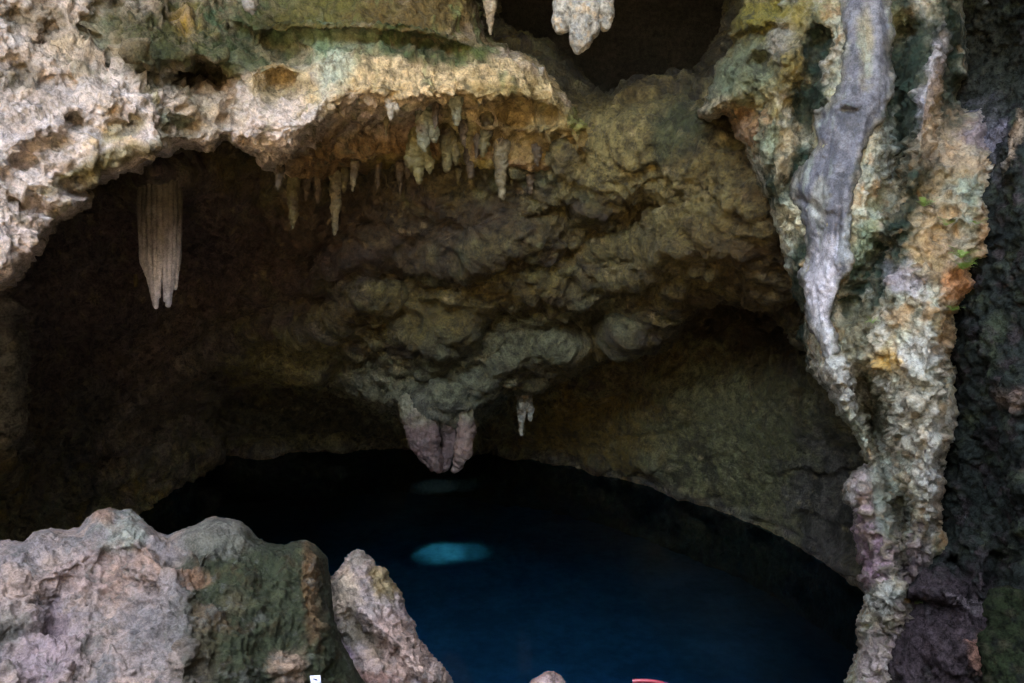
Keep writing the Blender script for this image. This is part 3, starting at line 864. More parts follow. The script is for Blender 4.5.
def flow_field(PX, PY, Ys):
    A = col_f(PX, PY)
    sd = sdist(PX, PY, FLOW_OUT) + 5 * ragged(PX, PY, 24, 7.0)
    k = np.clip(sd / 26, 0, 1)
    A = A - 0.10 * k * (2 - k) - 0.02
    for i in range(30):
        r = random.Random(1900 + i)
        A -= r.uniform(-0.022, 0.02) * pit(PX, PY, r.uniform(795, 890), r.uniform(0, 340), r.uniform(3, 9), r.uniform(4, 22), r.uniform(-10, 30))
    A -= 0.03 * ridge(PX, PY, [(860, -20), (862, 60), (850, 110), (835, 160), (825, 220), (822, 300)], 8) + 0.03 * ridge(PX, PY, [(880, 0), (878, 90), (860, 140), (845, 200), (842, 260)], 6)
    A -= 0.025 * ridge(PX, PY, [(848, 0), (850, 60), (826, 120), (805, 180), (812, 250)], 7)
    A += 0.10 * pit(PX, PY, 847, 110, 10, 4, 10) + 0.10 * pit(PX, PY, 818, 117, 6, 4) - 0.07 * ridge(PX, PY, [(836, 108), (846, 105), (854, 108)], 4)
    A += 0.05 * ridge(PX, PY, [(868, 10), (868, 70)], 8)
    A += 0.08 * ridge(PX, PY, [(800, 200), (812, 205), (820, 215)], 4) + 0.10 * pit(PX, PY, 838, 232, 3, 20) + 0.05 * ridge(PX, PY, [(806, 268), (818, 240), (830, 215)], 4)
    back = A + 0.9
    Y = Ys.astype(np.float32)[None, None, :]
    f = np.maximum(A.astype(np.float32)[..., None] - Y, Y - back.astype(np.float32)[..., None])
    return np.maximum(f, (-sd * 0.009).astype(np.float32)[..., None])


G, P, Q = rock_volume(flow_field, np.arange(780, 904, 1.5), np.concatenate([np.arange(-230, -10, 6.0), np.arange(-10, 380, 1.5)]), np.arange(5.8, 9.4, 0.04))
Q = orient(P, Q)
P = relax(P, Q, 2, 0.5)
n = vnormals(P, Q)
px, py = G[:, 0], G[:, 1]
P = P + n * (0.03 * fbm(P * np.array([4, 4, 1.0]), 1.0, 3) + 0.012 * fbm(P * np.array([9, 9, 1.2]), 1.0, 4, 0.6, True) + 0.016 * fbm(P, 9, 4, 0.62) + 0.012 * fbm(P, 30, 3, off=5) - 0.02 * pits(P, 12, 2, 5))[:, None]
c = palette(P, [(0.105, 0.108, 0.124), (0.08, 0.083, 0.092), (0.14, 0.142, 0.155)], 3.5, 9, 1.4)  # grey kept darker than the foot, for the dimmer light higher up
c = zones(c, px, py, P, [(866, 45, 9, 40, 0, (0.24, 0.21, 0.13), 0.8), (815, 295, 22, 46, 5, (0.52, 0.50, 0.53), 0.95), (822, 345, 20, 30, -20, (0.50, 0.50, 0.49), 0.9), (826, 250, 16, 22, 20, (0.36, 0.355, 0.38), 0.8), (820, 205, 8, 30, 0, (0.33, 0.34, 0.29), 0.6), (848, 235, 8, 30, 10, (0.33, 0.36, 0.35), 0.6)], s=4)
c = lerp(c, (0.07, 0.075, 0.07), 0.6 * sstep(0.22, 0.42, fbm(P * np.array([9, 9, 2.5]), 1, 4, 0.6, off=70)))
c = lerp(c, (0.20, 0.245, 0.20), 0.55 * sstep(0.1, 0.35, fbm(P * np.array([7, 7, 0.9]), 1, 4, 0.6, off=75)))
rim = sstep(9, 1, sdist(px, py, FLOW_OUT) + 8 * fbm(P, 6, 3, off=77))
c = lerp(c, palette(P, [(0.13, 0.12, 0.09), (0.05, 0.06, 0.045), (0.22, 0.22, 0.18)], 5.0, 79), 0.8 * rim)
link_mesh('flowstone', P, Q, M_flow, c, parent=column, org=tuple(column.location))

# ================================================================== dark side wall beyond the column
SIDE_OUT = [(930, -220), (1500, -220), (1500, 1020), (868, 1020), (876, 780), (880, 690), (890, 640), (900, 590), (930, 540), (935, 300), (940, 100)]
side_f = rbf([(950, 0, 8.4), (990, 60, 8.2), (1024, 0, 7.2), (960, 110, 7.6), (1010, 150, 6.5), (1024, 250, 5.9), (975, 320, 6.6), (1000, 400, 6.1), (1024, 450, 5.6), (960, 450, 6.7), (970, 550, 6.4), (900, 600, 6.7), (900, 683, 6.1), (960, 620, 5.9), (960, 683, 5.5), (1024, 600, 5.3), (1150, 300, 4.4), (1150, 600, 4.0), (1400, 300, 3.0), (1400, 700, 3.0), (1200, 0, 5.0), (900, 1000, 5.5), (1200, 1000, 3.6)])


def side_field(PX, PY, Ys):
    A = side_f(PX, PY)
    A -= 0.35 * shelf(PX, PY, [(890, 600), (920, 588), (950, 596), (985, 604)], 30)
    A += 0.4 * ridge(PX, PY, [(955, 560), (975, 600), (985, 620), (1000, 560)], 9) - 0.3 * pit(PX, PY, 960, 650, 36, 24)
    A -= 0.25 * ridge(PX, PY, [(1024, 90), (1005, 130), (1010, 170)], 10) + 0.3 * pit(PX, PY, 1010, 390, 20, 30) + 0.3 * pit(PX, PY, 980, 340, 20, 24)
    A += 0.3 * pit(PX, PY, 985, 480, 16, 50) - 0.2 * pit(PX, PY, 1020, 500, 16, 40)
    sd = sdist(PX, PY, SIDE_OUT)
    k = np.clip(sd / 20, 0, 1)
    A = A + 0.4 * (1 - np.sqrt(1 - (1 - k) ** 2))
    Y = Ys.astype(np.float32)[None, None, :]
    f = np.maximum(A.astype(np.float32)[..., None] - Y, Y - (A + 2.4).astype(np.float32)[..., None])
    return np.maximum(f, (-sd * 0.009).astype(np.float32)[..., None])


xs = np.concatenate([np.arange(860, 1060, 2.0), np.arange(1060, 1510, 8.0)])
ys = np.concatenate([np.arange(-230, -10, 8.0), np.arange(-10, 700, 2.0), np.arange(700, 1034, 8.0)])
G, P, Q = rock_volume(side_field, xs, ys, np.arange(2.6, 11.5, 0.07))
Q = orient(P, Q)
P = relax(P, Q, 1, 0.5)
n = vnormals(P, Q)
px, py = G[:, 0], G[:, 1]
wd, wid = worley(P, 6.0)
ch, ck = chips(warp(P, 3.5, 0.08), 8.0, 3)
dsp = 0.04 * ch - 0.02 * ck + 0.09 * fbm(P, 2.0, 3) + 0.06 * fbm(P, 5.0, 4, 0.6, True) + 0.06 * (0.45 - wd) + 0.025 * fbm(P, 16, 3)
P = displace(P, Q, dsp)
c = palette(P, [(0.016, 0.020, 0.017), (0.011, 0.013, 0.012), (0.026, 0.032, 0.02), (0.03, 0.025, 0.025)], 3.2, 13)
c = zones(c, px, py, P, [(940, 640, 80, 70, 0, (0.042, 0.030, 0.033), 0.85), (985, 650, 14, 20, 30, (0.25, 0.13, 0.09), 0.7), (985, 130, 20, 40, 0, (0.16, 0.15, 0.18), 0.6), (1014, 140, 6, 30, 20, (0.26, 0.19, 0.13), 0.7), (1010, 400, 16, 14, 0, (0.14, 0.10, 0.08), 0.6), (970, 605, 20, 6, 20, (0.17, 0.14, 0.14), 0.5), (990, 60, 40, 60, 0, (0.022, 0.024, 0.018), 0.9)], s=4)
c = lerp(c, (0.30, 0.33, 0.33), 0.5 * sstep(0.2, 0.08, wd) * (wid % 11 == 0))
o = link_mesh('rock_wall', P, Q, M_dark, c)
tag(o, 'dark mossy side wall of wet rock next to the knobbly column', kind='structure')


# ================================================================== solid blobs (stalactites, boulders)
def cone_field(P, cones, k):
    d = None
    for (a, ra, b, rb) in cones:
        a, b = np.asarray(a, float), np.asarray(b, float)
        ab = b - a
        t = np.clip(((P - a) @ ab) / (ab @ ab + 1e-12), 0, 1)
        q = np.linalg.norm(P - a - t[..., None] * ab, axis=-1) - (ra + (rb - ra) * t)
        if d is None:
            d = q
        else:
            h = np.clip(0.5 + 0.5 * (q - d) / k, 0, 1)
            d = q + (d - q) * h - k * h * (1 - h)
    return d


def cone_mesh(cones, k, res):
    pts = np.array([c_[0] for c_ in cones] + [c_[2] for c_ in cones], float)
    rm = max(max(c_[1], c_[3]) for c_ in cones) + 3 * res + k
    lo, hi = pts.min(0) - rm, pts.max(0) + rm
    ax = [np.arange(lo[i], hi[i] + res, res) for i in range(3)]
    Gr = np.stack(np.meshgrid(*ax, indexing='ij'), -1)
    f = cone_field(Gr, cones, k)
    V, Q = surface_nets(f)
    P = lo + V * res
    return P, orient_out(P, Q)


def orient_out(P, Q):
    t = P[Q]
    v = (t[:, 0] * np.cross(t[:, 1], t[:, 2])).sum() + (t[:, 0] * np.cross(t[:, 2], t[:, 3])).sum()
    return Q if v > 0 else Q[:, ::-1]


def roughen(P, Q, a1, s1, a2, s2, flute=0.0, it=1):
    P = relax(P, Q, it)
    n = vnormals(P, Q)
    d = a1 * fbm(P, s1, 3) + a2 * fbm(P, s2, 3, 0.6, True, off=11)
    if flute:
        d = d + flute * fbm(P * np.array([9, 9, 0.8]), 1.0, 2, 0.5, True, off=3)
    return P + n * d[:, None]


M_drip = rock_mat('dripstone', fine=50, bump=0.5, dist=0.015, mottle=0.35, rough=0.7, spec=0.35)


def front_y(which, px, py):
    return float({'lip': lip_f, 'ridge': ridge_f, 'back': back_f, 'col': col_f}[which](np.array([px]), np.array([py]))[0])


def stalactite(label, px, top, tip, wpx, Y, cols, lean=0.0, forks=None, group=None, name='stalactite'):
    """a tapered drip from pixel rows top to tip, wpx wide at its root"""
    m = Y / F
    r = wpx * m * 0.40
    rows = [(top - 10, 1.1), (top, 1.0), (top + (tip - top) * 0.35, 0.74), (top + (tip - top) * 0.7, 0.46), (tip, 0.14)]
    rr = random.Random(int(px * 7 + tip))
    ptsl = []
    for i, (row, k) in enumerate(rows):
        ptsl.append((at(px + lean * (row - top) + rr.uniform(-.06, .06) * wpx, row, Y + (0.10 if i == 0 else 0.0)), r * k))
    cones = [(ptsl[i][0], ptsl[i][1], ptsl[i + 1][0], ptsl[i + 1][1]) for i in range(len(ptsl) - 1)]
    for (dx, t2, k) in (forks or []):
        a = at(px + dx * 0.5, top, Y + .02)
        b = at(px + dx, top + (t2 - top) * .6, Y)
        e = at(px + dx, t2, Y)
        cones += [(a, r * k, b, r * k * .7), (b, r * k * .7, e, r * k * .18)]
    P, Q = cone_mesh(cones, r * 0.4, max(r / 8.0, 0.007))
    P = roughen(P, Q, r * 0.55, 0.45 / max(r, .02), r * 0.35, 1.3 / max(r, .02), flute=r * 0.1)
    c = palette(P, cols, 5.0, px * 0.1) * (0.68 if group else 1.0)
    org = P.mean(0)
    o = link_mesh(name, P, Q, M_drip, c, org=org)
    tag(o, label, 'stalactite', group)
    return o


OLV = [(0.12, 0.095, 0.035), (0.17, 0.145, 0.06), (0.08, 0.055, 0.025)]
PAL = [(0.17, 0.135, 0.07), (0.12, 0.085, 0.045), (0.26, 0.22, 0.13)]
BRN = [(0.10, 0.07, 0.04), (0.14, 0.10, 0.055), (0.07, 0.05, 0.03)]
GRY = [(0.22, 0.22, 0.14), (0.17, 0.14, 0.09)]
GRP = 'stalactites hanging along the roof lip'
stalactite('long olive stalactite, first in the roof lip row after the ribbed grey curtain', 293, 178, 228, 15, 9.7, OLV, group=GRP)
stalactite('slim pale olive stalactite with a sharp tip, second long one past the ribbed curtain', 336, 186, 234, 12, 10.0, PAL, group=GRP, lean=-0.02)
stalactite('short bent pale drip with a hooked foot above the slim olive stalactite', 355, 166, 191, 9, 9.8, PAL, group=GRP, lean=-0.1)
stalactite('bulky yellowish drip cluster with a blunt broad foot under the bright lip', 418, 148, 182, 20, 9.7, [(0.22, 0.19, 0.08), (0.17, 0.135, 0.06)], group=GRP, forks=[(11, 172, .6), (-7, 170, .7)])
stalactite('lumpy grey-green drip just above the bulky yellowish drip cluster', 424, 118, 150, 18, 9.3, GRY, group=GRP, forks=[(10, 140, .7)])
stalactite('olive drip with two prongs beside the bulky yellowish drip cluster', 447, 140, 172, 15, 9.7, OLV, group=GRP, forks=[(9, 164, .7)])
stalactite('knobby green-grey drip under the end of the cream face', 456, 102, 124, 15, 9.2, GRY, group=GRP)
stalactite('stubby brown drip between the two-pronged olive drip and the long knuckled one', 470, 152, 176, 14, 10.0, BRN, group=GRP)
stalactite('ochre drip with a curled tip beside the long knuckled stalactite', 487, 120, 156, 16, 9.6, OLV, group=GRP, lean=-0.12)
stalactite('long knuckled stalactite with a pale tip, lowest of the lip past the cream face', 500, 145, 200, 17, 9.9, PAL, group=GRP, lean=0.04)
stalactite('thin dark brown drip hanging next to the long knuckled stalactite', 517, 168, 194, 9, 10.4, BRN, group=GRP)
stalactite('tiny thin drip pointing down from the brown undercut beneath the cream face', 386, 122, 138, 5, 9.3, PAL, group=GRP)
stalactite('small pale cream drip bead at the bottom edge of the cream face', 391, 101, 119, 11, 8.8, [(0.40, 0.34, 0.25), (0.30, 0.25, 0.18)], group=GRP, forks=[(6, 114, .8)])
stalactite('thin brown drip halfway between the bent pale drip and the bulky cluster', 400, 164, 196, 8, 10.3, BRN, group=GRP)
stalactite('short brown drip tucked behind the slim pale olive stalactite', 318, 180, 203, 9, 10.0, BRN, group=GRP)
stalactite('small brown drip in shade between the first two long stalactites', 306, 176, 200, 11, 9.9, BRN, group=GRP)
stalactite('ochre drip low on the roof beside the dark mossy hollow', 545, 176, 200, 10, 10.4, OLV, group=GRP)
stalactite('stubby olive knob hanging from the roof farthest along the lip row', 578, 178, 204, 13, 10.5, OLV, group=GRP)
stalactite('pointed brown stalactite at the mouth of the black upper hollow', 490, -5, 33, 13, 9.3, [(0.22, 0.17, 0.11), (0.30, 0.25, 0.17)])
stalactite('rounded grey knob hanging from the mossy roof top', 251, -12, 14, 20, 8.3, [(0.18, 0.165, 0.14), (0.12, 0.11, 0.09)])
stalactite('grey-green double-tipped stalactite behind the pink fangs', 523, 392, 434, 14, 14.0, [(0.23, 0.22, 0.17), (0.28, 0.30, 0.25), (0.17, 0.13, 0.08)], lean=-0.06, forks=[(7, 420, .6)])
stalactite('narrow ochre stalactite right beside the ribbed grey curtain', 136, 205, 286, 9, 12.8, [(0.20, 0.14, 0.05), (0.15, 0.10, 0.05)])

for i, (dx, top_, tip_, w_) in enumerate([(345, 178, 192, 6), (378, 168, 190, 5), (408, 160, 178, 7), (458, 170, 186, 6), (463, 130, 148, 7), (478, 140, 158, 6), 
                                           (512, 172, 186, 5), (530, 176, 194, 7), (537, 150, 166, 8), (568, 182, 198, 6), (280, 176, 190, 6), (436, 112, 128, 6)]):
    stalactite('tiny brown drip, one of the fine fringe under the roof lip', dx, top_, tip_, w_ * 1.25, front_y('lip', dx, top_) - 0.05, BRN if i % 3 else OLV, lean=(i % 5 - 2) * 0.05, group='fringe of tiny drips under the roof lip')

# ribbed grey curtain
def ribbed():
    Y = 10.3
    m = Y / F
    cones = []
    rib = [(-19, 0.14, 290, -6), (-15, -0.06, 300, -6), (-10, -0.16, 305, -5), (-5, -0.21, 307, -4), (0, -0.22, 296, -2), (5, -0.21, 300, 6), (10, -0.16, 305, 8), (14, -0.07, 303, 9), (18, 0.06, 288, 15), (19, 0.2, 270, 17), (8, 0.26, 280, 8), (-8, 0.26, 285, -8)]
    for (dx, dd, tip, ex) in rib:
        w = 3.0 * m
        a, b, c_, e = at(160 + dx * 0.98, 172, Y + dd), at(160 + dx * 1.02, 220, Y + dd), at(160 + dx * .92, 262, Y + dd * .9), at(160 + ex, tip, Y + dd * .5)
        cones += [(a, w * 1.1, b, w * 1.1), (b, w * 1.1, c_, w * 0.95), (c_, w * 0.95, e, w * 0.75)]
    cones.append((at(160, 172, Y + .05), 10 * m, at(159, 255, Y + .05), 5 * m))
    cones += [(at(160, 156, Y + .35), 30 * m, at(160, 186, Y + .12), 15 * m), (at(160, 186, Y + .12), 15 * m, at(160, 200, Y + .05), 12 * m)]
    P, Q = cone_mesh(cones, 0.006, 0.010)
    P = roughen(P, Q, 0.012, 4, 0.006, 14, it=1)
    _, row = pix(P)
    c = palette(P, [(0.20, 0.16, 0.14), (0.25, 0.21, 0.19), (0.15, 0.125, 0.09)], 3.0)
    c = lerp(c, (0.10, 0.08, 0.045), 0.8 * sstep(235, 200, row + 12 * fbm(P, 3, 2)))  # upper part painted dark, as shaded by the lip
    c = lerp(c, (0.62, 0.57, 0.57), 0.92 * sstep(225, 275, row + 14 * fbm(P, 3, 2)))  # lower part painted pale, as lit below the lip's shadow
    o = link_mesh('stalactite', P, Q, M_drip, c, org=P.mean(0))
    tag(o, 'big grey ribbed stalactite curtain ending in pale split tips', 'stalactite')


ribbed()

# pink fangs below the ridge nose
def fangs():
    Y = 12.75
    m = Y / F
    root = empty('stalactite', tuple(at(440, 412, Y)))
    tag(root, 'pinkish cluster of three blunt fangs hanging low over the water', 'stalactite')
    bpy.context.view_layer.update()
    sets = [[(416, 410, 12, 0.0), (424, 440, 12.5, 0), (434, 462, 7.5, 0), (437, 468, 3, 0)],
            [(443, 412, 11, 0.10), (450, 436, 6.0, .16), (448, 455, 4.8, .14), (445, 468, 2.8, .10)],
            [(463, 410, 8, -0.02), (466, 430, 7, -.08), (463, 450, 6, -.1), (455, 469, 2.6, -.05)]]
    tone = [[(0.20, 0.14, 0.145), (0.13, 0.10, 0.10), (0.26, 0.20, 0.20)], [(0.16, 0.115, 0.12), (0.11, 0.085, 0.085)], [(0.28, 0.20, 0.19), (0.2, 0.15, 0.145), (0.32, 0.25, 0.23)]]
    for s_, t_ in zip(sets, tone):
        cones = []
        for i in range(len(s_) - 1):
            a, b = s_[i], s_[i + 1]
            cones.append((at(a[0], a[1], Y + a[3]), a[2] * m, at(b[0], b[1], Y + b[3]), b[2] * m))
        if s_ is sets[0]:
            cones += [(at(408, 405, Y + .05), 8 * m, at(416, 432, Y + .02), 8 * m), (at(416, 432, Y + .02), 8 * m, at(428, 458, Y), 5 * m), (at(430, 412, Y - .04), 8 * m, at(432, 438, Y - .08), 5 * m)]
        P, Q = cone_mesh(cones, 0.035, 0.016)
        P = roughen(P, Q, 0.06, 3.2, 0.035, 10, flute=0.035)
        _, row = pix(P)
        c = palette(P, t_, 5.5, 2)
        c = c * np.array([0.64, 0.58, 0.48])
        c = lerp(c, (0.17, 0.16, 0.10), sstep(432, 408, row + 14 * fbm(P, 4, 3)))
        c = lerp(c, (0.07, 0.055, 0.05), 0.7 * sstep(0.12, 0.38, fbm(P * np.array([1, 1, 0.4]), 9, 4, 0.6, off=9)))
        link_mesh('fang', P, Q, M_drip, c, parent=root, org=np.array(root.location))


fangs()

# pale cluster in front of the black hollow
def cluster():
    Y = 8.9
    m = Y / F
    spec = [(566, -14, 9, 562, 22, 9), (562, 22, 9, 561, 27, 6), (582, -14, 15, 581, 20, 12), (581, 20, 12, 581, 38, 10), (581, 38, 10, 578, 48, 5), (600, -14, 11, 603, 14, 10), (603, 14, 10, 605, 24, 6), (590, 5, 10, 592, 30, 7), (582, -70, 18, 582, -14, 17)]
    cones = [(at(a, b, Y + (0.06 if i in (0, 1, 5, 6) else 0)), r1 * m, at(c_, d, Y + (0.06 if i in (0, 1, 5, 6) else 0)), r2 * m) for i, (a, b, r1, c_, d, r2) in enumerate(spec)]
    P, Q = cone_mesh(cones, 0.03, 0.014)
    P = roughen(P, Q, 0.03, 5, 0.02, 12)
    c = palette(P, [(0.32, 0.30, 0.25), (0.25, 0.24, 0.20), (0.34, 0.26, 0.17), (0.24, 0.26, 0.25), (0.12, 0.11, 0.09)], 7.0, 6, 1.5)
    o = link_mesh('stalactite', P, Q, M_drip, c, org=P.mean(0))
    tag(o, 'pale lumpy stalactite clump hanging in front of the black upper hollow', 'stalactite')


cluster()


# ================================================================== boulders in front
BOUL_OUT = [(-330, 640), (-160, 585), (-80, 560), (-20, 545), (4, 541), (24, 543), (34, 533), (50, 530), (66, 533), (80, 530), (88, 519), (97, 511), (108, 509), (120, 512), (131, 510), (138, 517), (148, 527), (158, 535), (168, 537), (180, 531), (196, 526),
            (206, 520), (216, 518), (230, 520), (241, 522), (249, 529), (258, 540), (268, 545), (284, 548), (294, 543), (306, 542), (317, 548), (325, 558), (328, 578), (331, 598), (334, 620), (340, 640), (350, 660), (364, 683), (380, 760), (400, 960), (-330, 960)]
boul_f = rbf([(0, 560, 4.7), (0, 683, 3.9), (130, 520, 5.2), (110, 600, 4.75), (130, 683, 4.2), (175, 545, 4.95), (190, 620, 4.45), (200, 683, 4.15), (240, 530, 5.2), (250, 600, 4.75), (260, 683, 4.4), (310, 555, 5.15), (320, 620, 4.9), (330, 683, 4.7), (370, 700, 4.9), (-200, 620, 4.4), (-200, 900, 3.4), (100, 950, 3.4), (350, 950, 4.0)])


def boul_field(PX, PY, Ys):
    A = boul_f(PX, PY)
    A -= 0.14 * ridge(PX, PY, [(128, 525), (150, 555), (175, 590), (185, 640), (180, 690)], 16)
    A += 0.10 * ridge(PX, PY, [(168, 545), (185, 560)], 10) - 0.04 * ridge(PX, PY, [(304, 550), (312, 600), (318, 640)], 12)
    A += 0.10 * pit(PX, PY, 52, 612, 14, 26, 10) + 0.08 * pit(PX, PY, 15, 640, 20, 14) - 0.08 * pit(PX, PY, 60, 655, 24, 24) - 0.10 * pit(PX, PY, 285, 665, 18, 24)
    A -= 0.10 * ridge(PX, PY, [(20, 580), (60, 570), (100, 545)], 14) + 0.06 * pit(PX, PY, 118, 524, 12, 10)
    A += 0.05 * pit(PX, PY, 200, 600, 10, 8) - 0.05 * pit(PX, PY, 240, 590, 20, 30)
    for i in range(36):
        r = random.Random(1200 + i)
        A -= r.uniform(-0.05, 0.06) * pit(PX, PY, r.uniform(-10, 320), r.uniform(540, 690), r.uniform(5, 16), r.uniform(5, 12), r.uniform(-40, 40))
    sd = sdist(PX, PY, BOUL_OUT)
    k = np.clip(sd / 30, 0, 1)
    A = A + 0.38 * (1 - np.sqrt(1 - (1 - k) ** 2))
    Y = Ys.astype(np.float32)[None, None, :]
    back = A + 0.9 + 0.5 * k
    f = np.maximum(A.astype(np.float32)[..., None] - Y, Y - back.astype(np.float32)[..., None])
    return np.maximum(f, (-sd * 0.006).astype(np.float32)[..., None])


xs = np.concatenate([np.arange(-340, -10, 6.0), np.arange(-10, 412, 1.5)])
ys = np.concatenate([np.arange(496, 696, 1.5), np.arange(696, 975, 6.0)])
G, P, Q = rock_volume(boul_field, xs, ys, np.arange(3.0, 7.4, 0.045))
Q = orient(P, Q)
P = relax(P, Q, 1)
n = vnormals(P, Q)
px, py = G[:, 0], G[:, 1]
green = sstep(140, 215, px + 70 * fbm(P, 3, 4, 0.6))
wd, _ = worley(P, 16.0)
wd2, wid = worley(P + 0.03 * fbm(P, 8, 2)[:, None], 27.0, 4)
ch0, ck0 = chips(warp(P, 1.5, 0.15), 2.6, 15)
dsp = 0.11 * ch0 + 0.04 * fbm(P, 4, 3) + 0.022 * fbm(P, 9, 4, 0.6, True) + 0.03 * (0.45 - wd) * (1 - 0.5 * green) + 0.022 * (0.45 - wd2) * (0.5 + green)
ch, ck = chips(warp(P, 6, 0.05), 9.0, 3)
ch2, ck2 = chips(warp(P, 12, 0.02), 24.0, 5)
dsp += (1 - 0.4 * green) * (0.02 * ch - 0.012 * ck) + 0.008 * ch2 - 0.006 * ck2 - 0.03 * pits(warp(P, 8, .03), 10, 9, 3) - 0.014 * pits(P, 24, 11, 2) + 0.012 * fbm(P, 26, 4, 0.65, True, off=85)
dsp *= 0.3 + 0.7 * sstep(-2, 20, sdist(px, py, BOUL_OUT))
P = displace(P, Q, dsp)
c = palette(P, [(0.42, 0.37, 0.37), (0.34, 0.32, 0.35), (0.48, 0.40, 0.37), (0.28, 0.28, 0.30)], 3.5, 21, 1.4)
gc = palette(P, [(0.105, 0.115, 0.075), (0.08, 0.09, 0.06), (0.15, 0.15, 0.10), (0.12, 0.085, 0.05)], 5.0, 23)
gc = gc * np.array([0.40, 0.50, 0.42])
c = c + (gc - c) * (green * sstep(515, 560, py + 20 * fbm(P, 4, 2) + 0.2 * (px - 150)))[:, None]
c = zones(c, px, py, P, [
    (120, 532, 26, 20, -35, (0.36, 0.43, 0.40), 0.8), (100, 512, 16, 8, 0, (0.46, 0.30, 0.22), 0.7), (130, 580, 44, 26, -20, (0.50, 0.33, 0.26), 0.6), (192, 575, 16, 12, 10, (0.40, 0.25, 0.18), 0.7), (75, 575, 50, 22, -25, (0.52, 0.42, 0.42), 0.7),
    (20, 590, 24, 20, 0, (0.50, 0.40, 0.36), 0.6), (45, 655, 34, 36, 20, (0.40, 0.33, 0.40), 0.6), (55, 620, 12, 20, 0, (0.22, 0.18, 0.24), 0.6), (150, 620, 36, 50, 0, (0.29, 0.29, 0.32), 0.7), (220, 535, 36, 18, 0, (0.23, 0.25, 0.23), 0.7),
    (10, 630, 20, 14, 0, (0.2, 0.22, 0.2), 0.6), (210, 620, 26, 14, 10, (0.20, 0.13, 0.08), 0.4), (235, 600, 20, 14, 0, (0.17, 0.13, 0.08), 0.3), (312, 590, 9, 50, -4, (0.22, 0.13, 0.07), 0.6), (288, 668, 20, 26, -5, (0.48, 0.37, 0.30), 0.9), (317, 620, 6, 30, 0, (0.30, 0.23, 0.15), 0.5), (200, 660, 20, 26, 0, (0.09, 0.085, 0.05), 0.7)], s=7)
g = c.mean(1, keepdims=True)
c = (g + (c - g) * 1.1) * np.array([0.56, 0.50, 0.43])
c = lerp(c, c * 0.4, 0.75 * sstep(0.05, 0.38, fbm(P, 5.5, 5, 0.65, off=111)))
lich = fbm(P, 14.0, 4, 0.65, off=61) + 0.5 * fbm(P, 3, 2, off=66)
c = lerp(c, (0.09, 0.09, 0.075), 0.6 * sstep(0.18, 0.42, lich))
o = link_mesh('boulder', P, Q, M_fine, c, org=at(150, 683, 4.8))
tag(o, 'big lilac and green limestone boulder in front of the pool, larger of two', 'boulder', 'boulders in front of the pool')

BOUL2_OUT = [(327, 586), (334, 576), (344, 567), (351, 556), (357, 550), (364, 554), (373, 559), (376, 567), (384, 568), (389, 579), (394, 585), (400, 595), (404, 610), (413, 624), (418, 639), (431, 655), (445, 669), (452, 684), (485, 770), (520, 960), (330, 960), (330, 760), (325, 690), (322, 640), (322, 600)]
b2_f = rbf([(360, 560, 5.85), (335, 590, 5.75), (390, 600, 5.75), (360, 620, 5.5), (400, 650, 5.45), (340, 660, 5.55), (440, 683, 5.5), (400, 700, 5.2), (350, 700, 5.35), (400, 950, 4.6), (500, 950, 4.9)])


def b2_field(PX, PY, Ys):
    A = b2_f(PX, PY)
    A += 0.16 * ridge(PX, PY, [(352, 618), (368, 640), (392, 658), (420, 690)], 9) - 0.10 * ridge(PX, PY, [(358, 602), (375, 625), (400, 645), (430, 680)], 8)
    A += 0.12 * pit(PX, PY, 345, 640, 12, 14) - 0.05 * pit(PX, PY, 340, 655, 10, 12)
    A += 0.05 * ridge(PX, PY, [(378, 575), (396, 610), (420, 650)], 5)
    sd = sdist(PX, PY, BOUL2_OUT)
    k = np.clip(sd / 26, 0, 1)
    A = A + 0.3 * (1 - np.sqrt(1 - (1 - k) ** 2))
    Y = Ys.astype(np.float32)[None, None, :]
    f = np.maximum(A.astype(np.float32)[..., None] - Y, Y - (A + 0.5 + 0.4 * k).astype(np.float32)[..., None])
    return np.maximum(f, (-sd * 0.007).astype(np.float32)[..., None])


G, P, Q = rock_volume(b2_field, np.arange(312, 532, 1.5), np.concatenate([np.arange(540, 696, 1.5), np.arange(696, 975, 6.0)]), np.arange(4.2, 7.0, 0.04))
Q = orient(P, Q)
P = relax(P, Q, 1)
n = vnormals(P, Q)
px, py = G[:, 0], G[:, 1]
wd, _ = worley(P, 14.0)
wd2, _ = worley(P, 28.0, 4)
ch, ck = chips(warp(P, 6, 0.05), 9.0, 3)
ch2, ck2 = chips(warp(P, 12, 0.02), 24.0, 5)
P = displace(P, Q, 0.018 * ch - 0.012 * ck + 0.008 * ch2 - 0.006 * ck2 + 0.035 * fbm(P, 4, 3) + 0.026 * fbm(P, 9, 4, 0.6, True) + 0.03 * (0.45 - wd) + 0.016 * (0.45 - wd2))
c = palette(P, [(0.43, 0.35, 0.33), (0.37, 0.33, 0.34), (0.48, 0.38, 0.33), (0.30, 0.27, 0.26)], 4, 33, 1.3)
